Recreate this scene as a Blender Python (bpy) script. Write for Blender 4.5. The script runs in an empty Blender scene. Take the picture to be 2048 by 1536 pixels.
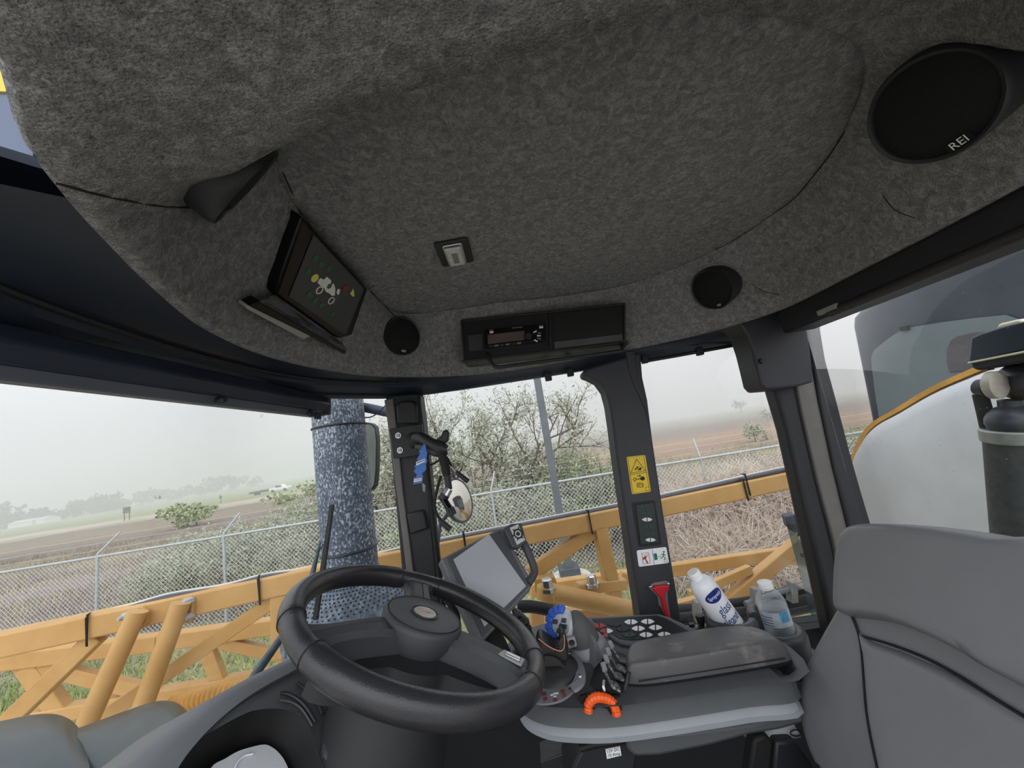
import bpy, math, random
from mathutils import Vector as V, Matrix
from mathutils.bvhtree import BVHTree
random.seed(7)
sc = bpy.context.scene
C = sc.collection
# ---------------------------------------------------------------- camera, sky, exposure
Z0 = 2.9                      # eye height above the ground; design coordinates below are relative to the eye
FPX, ROLL, PITCH = 740.0, math.radians(8.9), math.radians(8.8)
_R = V((1, 0, 0)); _U = V((0, -math.sin(PITCH), math.cos(PITCH))); FW = V((0, math.cos(PITCH), math.sin(PITCH)))
RC = _R*math.cos(ROLL) - _U*math.sin(ROLL); UC = _R*math.sin(ROLL) + _U*math.cos(ROLL)
cd = bpy.data.cameras.new('camera'); cam = bpy.data.objects.new('camera', cd); C.objects.link(cam)
cd.sensor_width = 36; cd.lens = FPX/2048*36; cd.clip_start = .01; cd.clip_end = 5000
mw = Matrix((RC, UC, -FW)).transposed().to_4x4(); mw.translation = V((0, 0, Z0)); cam.matrix_world = mw
sc.camera = cam
vs = sc.view_settings
vs.view_transform = 'Standard'; vs.look = 'None'; vs.gamma = 1; vs.use_curve_mapping = False; vs.exposure = 0.0
sc.cycles.max_bounces = 8; sc.cycles.diffuse_bounces = 5; sc.cycles.transparent_max_bounces = 24; sc.cycles.volume_bounces = 1
sc.cycles.use_denoising = True
sc.cycles.caustics_reflective = False; sc.cycles.caustics_refractive = False

world = bpy.data.worlds.new('overcast_sky'); sc.world = world; world.use_nodes = True
nt = world.node_tree; nt.nodes.clear()
def wn(t, **k):
    n = nt.nodes.new(t)
    for a, b in k.items(): setattr(n, a, b)
    return n
tc = wn('ShaderNodeTexCoord'); sp = wn('ShaderNodeSeparateXYZ'); rp = wn('ShaderNodeValToRGB'); bg = wn('ShaderNodeBackground'); wo = wn('ShaderNodeOutputWorld')
nz = wn('ShaderNodeTexNoise'); nz.inputs['Scale'].default_value = 2.2; nz.inputs['Detail'].default_value = 4
ad = wn('ShaderNodeMath', operation='MULTIPLY_ADD'); ad.inputs[1].default_value = .10
mpw = wn('ShaderNodeMapping'); mpw.inputs['Scale'].default_value = (1, 1, 3)
sb = wn('ShaderNodeMath', operation='SUBTRACT'); sb.inputs[1].default_value = .05
nt.links.new(tc.outputs['Generated'], sp.inputs[0]); nt.links.new(tc.outputs['Generated'], mpw.inputs[0]); nt.links.new(mpw.outputs[0], nz.inputs[0])
nt.links.new(nz.outputs[0], ad.inputs[0]); nt.links.new(sp.outputs[2], sb.inputs[0]); nt.links.new(sb.outputs[0], ad.inputs[2]); nt.links.new(ad.outputs[0], rp.inputs[0])
cr = rp.color_ramp
cr.elements[0].position = 0; cr.elements[0].color = (.655, .668, .69, 1)
cr.elements[1].position = 1; cr.elements[1].color = (1.30, 1.36, 1.45, 1)
for p_, c_ in ((.06, (.67, .683, .705, 1)), (.2, (.96, .975, 1.0, 1)), (.36, (1.15, 1.17, 1.21, 1))):
    e = cr.elements.new(p_); e.color = c_
SKY = 1.0
bg.inputs[1].default_value = SKY
gl_ = wn('ShaderNodeMath', operation='MULTIPLY'); gl_.inputs[1].default_value = -1; nt.links.new(sp.outputs[1], gl_.inputs[0])
mr_ = wn('ShaderNodeMapRange'); mr_.interpolation_type = 'SMOOTHSTEP'
for i_, v_ in ((1, -.1), (2, .9), (3, 1.0), (4, 2.3)): mr_.inputs[i_].default_value = v_
nt.links.new(gl_.outputs[0], mr_.inputs[0]); nt.links.new(mr_.outputs[0], bg.inputs[1])   # glow added to the unseen sky behind the viewer to brighten the cab
nt.links.new(rp.outputs[0], bg.inputs[0]); nt.links.new(bg.outputs[0], wo.inputs[0])

# ---------------------------------------------------------------- rays: a pixel of the 2048x1536 frame on a surface of known depth
def ray(x, y): return RC*((x-1024)/FPX) + UC*((768-y)/FPX) + FW
def Yp(x, y, v): d = ray(x, y); return d*(v/d.y)
def Xp(x, y, v): d = ray(x, y); return d*(v/d.x)
def Zp(x, y, v): d = ray(x, y); return d*(v/d.z)
def Vp(x, y, a, b): d = ray(x, y); return d*(a/(d.y-b*d.x))
def Pp(x, y, o, n): d = ray(x, y); return d*(o.dot(n)/d.dot(n))
def lin(c): return tuple(((v/255)/12.92 if v <= 10.3 else ((v/255+.055)/1.055)**2.4) for v in c)

# ---------------------------------------------------------------- materials
MATS = {}
def mat(name, col=None, rough=.6, metal=0, n=None, bump=None, coat=0, spec=.5, emit=None, col2=None, stretch=None, trans=0, ior=1.45):
    if name in MATS: return MATS[name]
    m = bpy.data.materials.new(name); m.use_nodes = True; t = m.node_tree; b = t.nodes['Principled BSDF']
    c = lin(col); b.inputs['Base Color'].default_value = (*c, 1)
    b.inputs['Roughness'].default_value = rough; b.inputs['Metallic'].default_value = metal
    b.inputs['Coat Weight'].default_value = coat; b.inputs['Coat Roughness'].default_value = .1
    b.inputs['Specular IOR Level'].default_value = spec; b.inputs['Transmission Weight'].default_value = trans; b.inputs['IOR'].default_value = ior
    co = t.nodes.new('ShaderNodeTexCoord'); src = co.outputs['Object']
    if stretch:
        mp = t.nodes.new('ShaderNodeMapping'); mp.inputs['Scale'].default_value = stretch; t.links.new(src, mp.inputs[0]); src = mp.outputs[0]
    if n:
        nn = t.nodes.new('ShaderNodeTexNoise'); nn.inputs['Scale'].default_value = n[0]; nn.inputs['Detail'].default_value = 5; nn.inputs['Roughness'].default_value = .65
        t.links.new(src, nn.inputs[0]); r = t.nodes.new('ShaderNodeValToRGB'); t.links.new(nn.outputs[0], r.inputs[0])
        k = n[1]; c2 = lin(col2) if col2 else tuple(min(1, v*(1+k)) for v in c); c1 = tuple(v*(1-k) for v in c) if not col2 else c
        r.color_ramp.elements[0].position = n[2] if len(n) > 2 else .32; r.color_ramp.elements[0].color = (*c1, 1)
        r.color_ramp.elements[1].position = n[3] if len(n) > 3 else .68; r.color_ramp.elements[1].color = (*c2, 1)
        t.links.new(r.outputs[0], b.inputs['Base Color'])
    if bump:
        nb = t.nodes.new('ShaderNodeTexNoise'); nb.inputs['Scale'].default_value = bump[0]; nb.inputs['Detail'].default_value = 4
        t.links.new(src, nb.inputs[0]); bb = t.nodes.new('ShaderNodeBump'); bb.inputs['Strength'].default_value = bump[1]; bb.inputs['Distance'].default_value = bump[2] if len(bump) > 2 else .002
        t.links.new(nb.outputs[0], bb.inputs['Height']); t.links.new(bb.outputs[0], b.inputs['Normal'])
    if emit: b.inputs['Emission Color'].default_value = (*lin(emit[0]), 1); b.inputs['Emission Strength'].default_value = emit[1]
    MATS[name] = m; return m
def nodes(m): return m.node_tree, m.node_tree.nodes['Principled BSDF']

felt = mat('grey_felt', (92, 92, 92), .95, bump=(420, .9, .004), spec=.1)
t, b = nodes(felt)
co = t.nodes.new('ShaderNodeTexCoord')
def noi(t, src, s, d=4, dist=0, rough=.6):
    n = t.nodes.new('ShaderNodeTexNoise'); n.inputs['Scale'].default_value = s; n.inputs['Detail'].default_value = d; n.inputs['Distortion'].default_value = dist; n.inputs['Roughness'].default_value = rough
    t.links.new(src, n.inputs[0]); return n.outputs[0]
def math_(t, op, a, b_=None):
    n = t.nodes.new('ShaderNodeMath'); n.operation = op
    for i, v in enumerate((a, b_)):
        if v is None: continue
        if isinstance(v, (int, float)): n.inputs[i].default_value = v
        else: t.links.new(v, n.inputs[i])
    return n.outputs[0]
def ramp(t, src, stops):
    r = t.nodes.new('ShaderNodeValToRGB'); t.links.new(src, r.inputs[0]); e = r.color_ramp.elements
    while len(e) < len(stops): e.new(.5)
    for el, (p, c) in zip(e, stops): el.position = p; el.color = (*c, 1) if len(c) == 3 else c
    return r.outputs[0]
f = math_(t, 'ADD', math_(t, 'MULTIPLY', noi(t, co.outputs['Object'], 260, 5, 2.0), .5), math_(t, 'MULTIPLY', noi(t, co.outputs['Object'], 75, 4, 1.0), .5))
t.links.new(ramp(t, f, [(.36, lin((102, 102, 104))), (.5, lin((132, 132, 133))), (.64, lin((170, 169, 169)))]), b.inputs['Base Color'])

black = mat('black_trim', (36, 37, 41), .5, n=(6, .15), bump=(500, .15, .0006))
pillar = mat('charcoal_pillar_plastic', (54, 55, 60), .55, n=(5, .12), bump=(600, .2, .0006))
navy = mat('dark_header_paint', (44, 50, 63), .42, n=(4, .15))
grey_strip = mat('grey_pillar_strip', (104, 102, 99), .5, n=(9, .1))
gloss = mat('gloss_black', (12, 12, 14), .32, spec=.35, n=(3, .05))
grille = mat('speaker_grille', (12, 12, 13), .8, bump=(900, .8, .001), n=(300, .3))
white = mat('white_print', (232, 234, 236), .5, n=(40, .04))
leather = mat('black_leather', (44, 44, 47), .27, bump=(520, .4, .0008), n=(14, .12))
hubp = mat('hub_plastic', (60, 62, 66), .5, bump=(700, .3, .0006), n=(20, .08))
seatm = mat('seat_vinyl', (124, 125, 128), .42, bump=(420, .22, .0006), n=(6, .06))
seamm = mat('seat_seam', (26, 26, 28), .7, n=(30, .1))
cons = mat('console_grey', (80, 82, 85), .55, bump=(600, .2, .0006), n=(8, .06))
rimg = mat('console_rim_grey', (150, 153, 159), .5, bump=(600, .15, .0006), n=(8, .05))
padm = mat('armrest_pad_grime', (82, 81, 82), .45, n=(13, .2, .55, .85), col2=(150, 144, 138), bump=(400, .3, .0008), stretch=(1, 1.6, 1))
dashm = mat('dash_plastic', (108, 110, 113), .6, bump=(600, .2, .0006), n=(7, .06))
dashd = mat('dash_dark', (32, 33, 35), .6, n=(7, .06))
silver = mat('silver_metal', (190, 192, 195), .3, 1, n=(30, .06))
alum = mat('grey_alloy', (150, 150, 150), .4, .8, n=(20, .1))
rubber = mat('black_rubber', (22, 22, 23), .7, n=(20, .12), bump=(200, .2, .001))
orange = mat('orange_plastic', (238, 96, 36), .4, n=(60, .1))
red = mat('red_plastic', (196, 38, 52), .4, n=(30, .06))
blue = mat('blue_button', (50, 92, 190), .35, n=(40, .06))
yellow = mat('yellow_sticker', (226, 192, 52), .45, n=(40, .05))
blackink = mat('black_print', (20, 20, 20), .5, n=(40, .05))
boomy = mat('boom_yellow_paint', (178, 136, 78), .5, n=(5, .2, .35, .75), col2=(194, 156, 100), bump=(80, .1, .001))
galv = mat('galvanised_steel', (168, 174, 178), .5, .3, n=(14, .12))
wire = mat('galvanised_wire', (206, 208, 206), .6, 0, n=(14, .12))
bark = mat('grey_bark', (104, 94, 84), .9, n=(12, .25), bump=(40, .5, .005))
sage = mat('sage_leaf', (150, 157, 136), .8, n=(3, .25, .3, .7), col2=(184, 189, 168))
sage2 = mat('green_leaf', (136, 150, 112), .8, n=(3, .25, .3, .7), col2=(172, 180, 140))
olive = mat('silver_olive_leaf', (146, 149, 130), .75, n=(4, .25, .3, .7), col2=(182, 186, 166))
straw = mat('dry_straw', (216, 203, 190), .85, n=(6, .2), col2=(186, 170, 158))
twig = mat('dry_brown_twig', (170, 154, 140), .9, n=(6, .2))
fart = mat('distant_foliage', (92, 104, 92), .9, n=(.4, .2))
screen = mat('monitor_glass', (168, 171, 176), .22, n=(2, .03))  # pale base colour stands in for the sky reflected on the screen

def glass_mat(name, tint=(.985, .985, .985), refl=.05, dust=0.0, dscale=60, dcol=(.6, .62, .63), lo=.6, hi=.75):
    m = bpy.data.materials.new(name); m.use_nodes = True; t = m.node_tree; t.nodes.clear()
    o = t.nodes.new('ShaderNodeOutputMaterial'); tr = t.nodes.new('ShaderNodeBsdfTransparent'); tr.inputs[0].default_value = (*tint, 1)
    gl = t.nodes.new('ShaderNodeBsdfGlossy'); gl.inputs['Roughness'].default_value = .03
    mx = t.nodes.new('ShaderNodeMixShader'); fr = t.nodes.new('ShaderNodeFresnel'); fr.inputs[0].default_value = 1.25
    t.links.new(math_(t, 'MULTIPLY', math_(t, 'MINIMUM', fr.outputs[0], .5), .5), mx.inputs[0])
    t.links.new(tr.outputs[0], mx.inputs[1]); t.links.new(gl.outputs[0], mx.inputs[2]); out = mx.outputs[0]
    if dust:
        df = t.nodes.new('ShaderNodeBsdfDiffuse'); df.inputs[0].default_value = (*dcol, 1)
        co = t.nodes.new('ShaderNodeTexCoord'); m2 = t.nodes.new('ShaderNodeMixShader')
        f = ramp(t, noi(t, co.outputs['Object'], dscale, 3), [(lo, (0, 0, 0)), (hi, (dust, dust, dust))])
        t.links.new(f, m2.inputs[0]); t.links.new(out, m2.inputs[1]); t.links.new(df.outputs[0], m2.inputs[2]); out = m2.outputs[0]
    t.links.new(out, o.inputs[0]); MATS[name] = m; return m
glass = glass_mat('window_glass', dust=.06, dscale=160, lo=.60, hi=.8)
wglass = glass_mat('windscreen_glass', dust=.55, dscale=22, dcol=(.10, .10, .10), lo=.74, hi=.80)
clear = glass_mat('clear_plastic', (.90, .93, .95), dust=.25, dscale=40, lo=.45, hi=.9)
tinted = glass_mat('smoked_strip', (.48, .56, .60), dust=.45, dscale=25, dcol=(.28, .34, .38), lo=.35, hi=.8)

# ---------------------------------------------------------------- mesh builder
ORG = {}
class MB:
    def __init__(s): s.v = []; s.f = []
    def add(s, vs_, fs):
        k = len(s.v); s.v += [V(p) for p in vs_]; s.f += [tuple(i+k for i in q) for q in fs]; return s
    def slab(s, pts, ext):
        pts = [V(p) for p in pts]; e = V(ext); n = len(pts)
        nn = V((0, 0, 0))
        for i in range(n): nn += pts[i].cross(pts[(i+1) % n])
        if nn.dot(e) > 0: pts = pts[::-1]
        return s.add(pts+[p+e for p in pts], [tuple(range(n))]+[tuple(range(2*n-1, n-1, -1))]+[(i, i+n, (i+1) % n+n, (i+1) % n) for i in range(n)])
    def box(s, a, b):
        a, b = V(a), V(b)
        return s.slab([(a.x, a.y, a.z), (b.x, a.y, a.z), (b.x, b.y, a.z), (a.x, b.y, a.z)], (0, 0, b.z-a.z))
    def beam(s, p, q, w, h, up=(0, 0, 1)):
        p, q = V(p), V(q); d = (q-p).normalized(); u = d.cross(V(up)).normalized(); k = u.cross(d)
        u *= w/2; k *= h/2
        return s.slab([p+u+k, p-u+k, p-u-k, p+u-k], q-p)
    def tube(s, pts, r, seg=10, smooth=0, closed=False, cap=True):
        pts = [V(p) for p in pts]
        if smooth: pts, r = catmull(pts, smooth, r, closed)
        n = len(pts); rr = r if isinstance(r, (list, tuple)) else [r]*n
        up = None; rings = []
        for i in range(n):
            a = pts[(i-1) % n] if (closed or i) else pts[i]; c = pts[(i+1) % n] if (closed or i < n-1) else pts[i]
            d = (c-a); d = d.normalized() if d.length > 1e-9 else V((0, 0, 1))
            if up is None: up = d.orthogonal().normalized()
            up = (up-d*up.dot(d)); up = up.normalized() if up.length > 1e-6 else d.orthogonal().normalized()
            w = d.cross(up)
            rings.append([pts[i]+(up*math.cos(j*math.tau/seg)+w*math.sin(j*math.tau/seg))*rr[i] for j in range(seg)])
        return s.rings(rings, closed, cap)
    def rings(s, rings, closed=False, cap=True):
        n, seg = len(rings), len(rings[0]); vs_ = [p for r in rings for p in r]
        fs = [(i*seg+j, i*seg+(j+1) % seg, (i+1) % n*seg+(j+1) % seg, (i+1) % n*seg+j) for i in range(n if closed else n-1) for j in range(seg)]
        if cap and not closed: fs += [tuple(range(seg))[::-1], tuple(range((n-1)*seg, n*seg))]
        return s.add(vs_, fs)
    def loft(s, rows):
        n, m = len(rows), len(rows[0])
        return s.add([p for r in rows for p in r], [(i*m+j, i*m+j+1, (i+1)*m+j+1, (i+1)*m+j) for i in range(n-1) for j in range(m-1)])
    def lathe(s, o, ax, prof, seg=28, a0=0, a1=math.tau, ref=None):
        o, ax = V(o), V(ax).normalized(); u = (V(ref) if ref else ax.orthogonal()); u = (u-ax*u.dot(ax)).normalized(); w = ax.cross(u)
        full = abs(a1-a0-math.tau) < 1e-6
        ns = seg if full else seg+1
        rings = [[o+ax*h+(u*math.cos(a0+(a1-a0)*j/seg)+w*math.sin(a0+(a1-a0)*j/seg))*max(r, 1e-5) for j in range(ns)] for r, h in prof]
        if full: return s.rings(rings)
        return s.loft(rings)
    def ell(s, o, a, b_, c, seg=18, rg=10):
        o = V(o); a, b_, c = V(a), V(b_), V(c)
        return s.rings([[o+a*math.sin(p)*math.cos(j*math.tau/seg)+b_*math.sin(p)*math.sin(j*math.tau/seg)+c*math.cos(p) for j in range(seg)] for p in [.02+(math.pi-.04)*i/rg for i in range(rg+1)]])
    def pillow(s, loop, nrm, h, r, back=0.03, dome=0.0):
        loop = [V(p) for p in loop]; nrm = V(nrm).normalized(); n = len(loop); ce = sum(loop, V())/n
        ar = V((0, 0, 0))
        for i in range(n): ar += (loop[i]-ce).cross(loop[(i+1) % n]-ce)
        sg = 1 if ar.dot(nrm) > 0 else -1
        Rm = sum((p-ce).length for p in loop)/n; f0 = max(.05, 1-r/Rm)
        rings = [[p-nrm*back for p in loop]]
        for f_ in [1-(1-f0)*(1-math.cos(k*math.pi/14)) for k in range(8)]+[f0*q for q in (.8, .55, .3, .08)]:
            hh_ = h*math.sqrt(max(0, 1-((f_-f0)/(1-f0))**2)) if f_ > f0 else h+dome*(1-(f_/f0)**2)
            rings.append([ce+(p-ce)*f_+nrm*hh_ for p in loop])
        return s.rings(rings if sg > 0 else [list(reversed(q)) for q in rings])
    def build(s, name, m, parent=None, smooth=True, bevel=0, origin=None, ang=38, kind=None, seg=2):
        bb0 = V((min(p.x for p in s.v), min(p.y for p in s.v), min(p.z for p in s.v))); bb1 = V((max(p.x for p in s.v), max(p.y for p in s.v), max(p.z for p in s.v)))
        o = V(ORG[parent.name]) if parent else (V(origin) if origin else V(((bb0.x+bb1.x)/2, (bb0.y+bb1.y)/2, bb0.z)))
        me = bpy.data.meshes.new(name); me.from_pydata([p-o for p in s.v], [], s.f); me.update()
        ob = bpy.data.objects.new(name, me); C.objects.link(ob); ORG[ob.name] = o
        ms = m if isinstance(m, (list, tuple)) else [m]
        for k in ms: me.materials.append(k)
        if smooth:
            me.polygons.foreach_set('use_smooth', [True]*len(me.polygons)); me.set_sharp_from_angle(angle=math.radians(ang))
        if bevel:
            md = ob.modifiers.new('bevel', 'BEVEL'); md.width = bevel; md.segments = seg; md.limit_method = 'ANGLE'; md.angle_limit = math.radians(40)
        if parent: ob.parent = parent
        else: ob.location = o+V((0, 0, Z0))
        if kind: ob['kind'] = kind
        return ob
def catmull(pts, k, r=None, closed=False):
    n = len(pts); out = []; ro = [] if isinstance(r, (list, tuple)) else r
    for i in range(n if closed else n-1):
        p = [pts[(i+j) % n] if closed else pts[min(max(i+j, 0), n-1)] for j in (-1, 0, 1, 2)]
        for q in range(k):
            t = q/k
            out.append(.5*((2*p[1])+(p[2]-p[0])*t+(2*p[0]-5*p[1]+4*p[2]-p[3])*t*t+(3*p[1]-p[0]-3*p[2]+p[3])*t**3))
            if isinstance(r, (list, tuple)): ro.append(r[i]*(1-t)+r[(i+1) % n]*t)
    if not closed:
        out.append(pts[-1])
        if isinstance(r, (list, tuple)): ro.append(r[-1])
    return out, ro
def smooth_loop(pts, k=4, closed=True): return catmull([V(p) for p in pts], k, None, closed)[0]
def tag(o, label, cat, group=None, kind=None):
    o['label'] = label; o['category'] = cat
    if group: o['group'] = group
    if kind: o['kind'] = kind
    return o
def thing(name, label, cat, base, group=None):
    o = bpy.data.objects.new(name, None); C.objects.link(o); o.empty_display_size = .05
    ORG[o.name] = V(base); o.location = V(base)+V((0, 0, Z0)); return tag(o, label, cat, group)
def struct(mb, name, m, label=None, **k):
    o = mb.build(name, m, **k); o['kind'] = 'structure'
    if label: o['label'] = label
    return o
def kids(o): return [c for c in C.objects if c.parent == o]
def copy_tree(o, parent=None):
    c = o.copy(); C.objects.link(c); ORG[c.name] = ORG[o.name]
    if parent: c.parent = parent
    for ch in kids(o): copy_tree(ch, c)
    return c
def text_mesh(s, size):
    cu = bpy.data.curves.new('tmp', 'FONT'); cu.body = s; cu.size = size; cu.align_x = 'CENTER'; cu.align_y = 'CENTER'; cu.resolution_u = 3
    ob = bpy.data.objects.new('tmp', cu); C.objects.link(ob); dg = bpy.context.evaluated_depsgraph_get(); me = bpy.data.meshes.new_from_object(ob.evaluated_get(dg))
    out = [v_.co.copy() for v_ in me.vertices], [tuple(p.vertices) for p in me.polygons]
    bpy.data.objects.remove(ob); return out
def text(name, s, o, u, v, size, m, parent, ext=.0002):
    u = V(u).normalized(); n = u.cross(V(v)).normalized(); v = n.cross(u); vs_, fs = text_mesh(s, size); mb = MB()
    mb.add([V(o)+u*p.x+v*p.y+n*ext for p in vs_], fs); return mb.build(name, m, parent, smooth=False)
def circ(o, u, v, r, n=24, r2=None):
    o, u, v = V(o), V(u), V(v); return [o+u*math.cos(i*math.tau/n)*r+v*math.sin(i*math.tau/n)*(r2 or r) for i in range(n)]

# ================================================================ THE CAB SHELL
CX, CY = .15, .66
def polar(ctrl):
    pts = smooth_loop([(a, b, 0) for a, b in ctrl], 8)
    tab = sorted((math.atan2(p.y-CY, p.x-CX), math.hypot(p.x-CX, p.y-CY)) for p in pts)
    def R(th):
        th = (th+math.pi) % math.tau-math.pi
        for i in range(len(tab)):
            if tab[i][0] > th: break
        else: i = 0
        a, b = tab[i-1], tab[i]
        a0, b0 = a[0], b[0]
        if a0 > b0:
            if th < b0: a0 -= math.tau
            else: b0 += math.tau
        k = (th-a0)/max(b0-a0, 1e-9); return a[1]+(b[1]-a[1])*k
    return R
LIP = polar([(-.205, .11), (-.225, .137), (-.243, .163), (-.286, .203), (-.315, .243), (-.348, .302), (-.394, .394), (-.443, .518), (-.465, .677), (-.44, .843), (-.362, 1.013), (-.192, 1.163), (-.033, 1.226), (.12, 1.225), (.271, 1.211), (.4, 1.19), (.56, 1.14), (.666, 1.074), (.73, 1.0), (.755, .913), (.75, .75), (.745, .61), (.734, .479), (.70, .32), (.6, .17), (.4, .095), (.2, .07), (0, .068), (-.14, .08)])
SEAM = polar([(-.264, .432), (-.3, .548), (-.31, .70), (-.311, .859), (-.311, .99), (-.26, 1.055), (-.12, 1.072), (.002, 1.074), (.2, 1.10), (.398, 1.09), (.52, 1.02), (.594, .94), (.638, .857), (.657, .747), (.651, .683), (.599, .534), (.5, .41), (.3, .345), (.1, .335), (-.06, .35), (-.18, .385)])
OVER = polar([(-.40, .60), (-.36, .47), (-.292, .345), (-.244, .306), (-.168, .276), (-.113, .261), (-.051, .245), (.027, .234), (.128, .219), (.3, .215), (.45, .24), (.56, .34), (.66, .46), (.7, .6), (.70, .8), (.62, 1.0), (.4, 1.12), (.1, 1.14), (-.2, 1.1), (-.37, .95), (-.40, .8)])
OUT = polar([(-.42, .10), (-.52, .18), (-.58, .3), (-.605, .5), (-.61, .68), (-.60, .86), (-.56, 1.0), (-.47, 1.14), (-.38, 1.24), (-.2, 1.275), (0, 1.28), (.3, 1.28), (.6, 1.275), (.78, 1.25), (.86, 1.16), (.88, 1.0), (.88, .7), (.88, .4), (.87, .15), (.8, .03), (.5, .0), (.1, .0), (-.2, .0), (-.36, .04)])
def pt(th, r, z): return V((CX+math.cos(th)*r, CY+math.sin(th)*r, z))
def ss(x): x = max(0, min(1, x)); return x*x*(3-2*x)
def leftness(th):   # 1 along the near (left) side of the roof, 0 elsewhere
    d = abs((th+math.pi/2+math.pi) % math.tau-math.pi); return ss((1.02-d)/.25)
def roof_rows(th):
    L, S, O, lf = LIP(th), SEAM(th), OVER(th), leftness(th)
    mr = (L*.5+S*.5)*(1-lf)+O*lf; mz = .335*(1-lf)+.273*lf
    pr = S*(1-lf)+(O-.012)*lf
    k = [(L+.001, .262), (L+.002, .244), (L-.004, .234), (L-.02, .235)]
    for f in (.2, .4, .6, .8): k.append((L-.02+(mr-L+.02)*f, .235+(mz-.235)*(f**(.9))))
    k += [(mr, mz), (mr-.004*lf+(pr-mr)*.25*(1-lf), mz+(.41-mz)*(.25-.17*lf)), (mr+(pr-mr)*.55, mz+(.41-mz)*.6), (mr+(pr-mr)*.85, mz+(.41-mz)*.9), (pr+(S-pr)*.5+.006, .414), (S+.003, .417), (S, .421), (S-.004, .4175), (S-.02, .420)]
    for f in (.85, .6, .35, .12): k.append((S*f, .420+.012*(1-f)))
    return k
NT = 160
ths = [i*math.tau/NT for i in range(NT)]
cols = [[pt(t_, r, z) for r, z in roof_rows(t_)] for t_ in ths]
mb = MB(); rings = [[cols[j][i] for j in range(NT)] for i in range(len(cols[0]))]
mb.rings(rings, cap=False)
k = len(mb.v); mb.v.append(V((CX, CY, .434))); n0 = len(rings)
mb.f += [((n0-1)*NT+j, (n0-1)*NT+(j+1) % NT, k) for j in range(NT)]
ceiling = struct(mb, 'ceiling', felt, 'grey felt headliner with a recessed centre over the whole cab', ang=80)
bvh = BVHTree.FromPolygons(mb.v, mb.f)
def hit(x, y):
    p, nrm, i, d = bvh.ray_cast(V((0, 0, 0)), ray(x, y).normalized())
    if nrm.dot(ray(x, y)) > 0: nrm = -nrm
    return p, nrm
def surf_tube(px, r=.0016):
    return MB().tube([hit(*p)[0] for p in px], r, 6, smooth=3)
for i, px in enumerate([[(112, 366), (180, 385), (260, 402), (330, 413), (398, 416)], [(1690, 262), (1660, 310), (1622, 358), (1600, 385), (1575, 408), (1540, 432), (1500, 460), (1465, 482), (1430, 500)], [(550, 312), (575, 365), (602, 428)], [(740, 582), (768, 610), (790, 632)], [(1502, 566), (1525, 582), (1560, 590)], [(1765, 390), (1790, 420), (1830, 436)]]):
    surf_tube(px, .0012 if i < 4 else .0008).build('seam', seamm, ceiling)
roof = MB(); oc = [pt(t_, LIP(t_)+.02, .30) for t_ in ths]
roof.slab([p for p in oc[::4]], (0, 0, .22)); struct(roof, 'trim_1', navy, 'outer roof cap over the cab')
# move the roof cap above the headliner
bpy.data.objects['trim_1'].location.z += .16

# the dark header between headliner and glass: front, right and rear
def header_rows(th, prof):
    L, O = LIP(th), OUT(th); return [pt(th, L+(O-L)*f+d, z) for f, d, z in prof]
prof = [(0, -.004, .262), (0, .004, .250), (.3, 0, .252), (.62, 0, .246), (.66, 0, .240), (.70, 0, .230), (.9, 0, .214), (1, -.004, .206), (1, .014, .206), (1, .018, .26), (1, .01, .34), (.2, 0, .36)]
th_a, th_b = math.radians(219), math.radians(-38)
def th_span(a, b, n): return [a+(b-a)*i/n for i in range(n+1)]
mb = MB(); mb.loft([header_rows(t_, prof) for t_ in th_span(th_a, th_b, 130)])
hd = struct(mb, 'trim_2', navy, 'dark roof header running round the front, right and rear glass', ang=30)
MB().tube([pt(t_, LIP(t_)+(OUT(t_)-LIP(t_))*.64, .243) for t_ in th_span(th_a, math.radians(135), 40)], .006, 8).build('seal_bead', black, hd)
MB().tube([pt(t_, LIP(t_)+(OUT(t_)-LIP(t_))*.9, .213) for t_ in th_span(th_a, math.radians(135), 40)], .005, 8).build('seal_bead', black, hd)

# pillars along the right wall (planes of constant Y)
def slabY(mb, px, y, th, bev=0): return mb.slab([Yp(a, b, y) for a, b in px], (0, th, 0))
A = MB(); slabY(A, [(770, 790), (838, 785), (846, 850), (858, 960), (866, 1060), (878, 1180), (905, 1420), (830, 1420), (806, 1180), (790, 1000), (778, 880)], 1.19, .07)
aA = struct(A, 'trim_3', black, 'black front corner pillar between windscreen and side window', bevel=.008)
mb = MB(); slabY(mb, [(768, 800), (786, 796), (794, 860), (806, 985), (820, 1090), (840, 1250), (858, 1420), (836, 1420), (812, 1140), (800, 1040), (782, 900)], 1.182, .03)
mb.build('edge_strip', grey_strip, aA, bevel=.003)['label'] = 'grey strip along the windscreen edge'
mb = MB(); slabY(mb, [(792, 812), (800, 802), (826, 801), (832, 812), (834, 848), (794, 848)], 1.165, .03); mb.build('upper_cover', black, aA, bevel=.006)
mb = MB(); slabY(mb, [(812, 1028), (846, 1020), (856, 1058), (820, 1070)], 1.175, .03); mb.build('lower_cover', black, aA, bevel=.006)
mb = MB().tube([Yp(a, b, 1.172) for a, b in [(852, 905), (857, 960), (862, 1000), (868, 1060), (874, 1110), (882, 1180), (895, 1290), (905, 1400)]], .0075, 10, smooth=4); mb.build('corrugated_conduit', rubber, aA)

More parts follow.
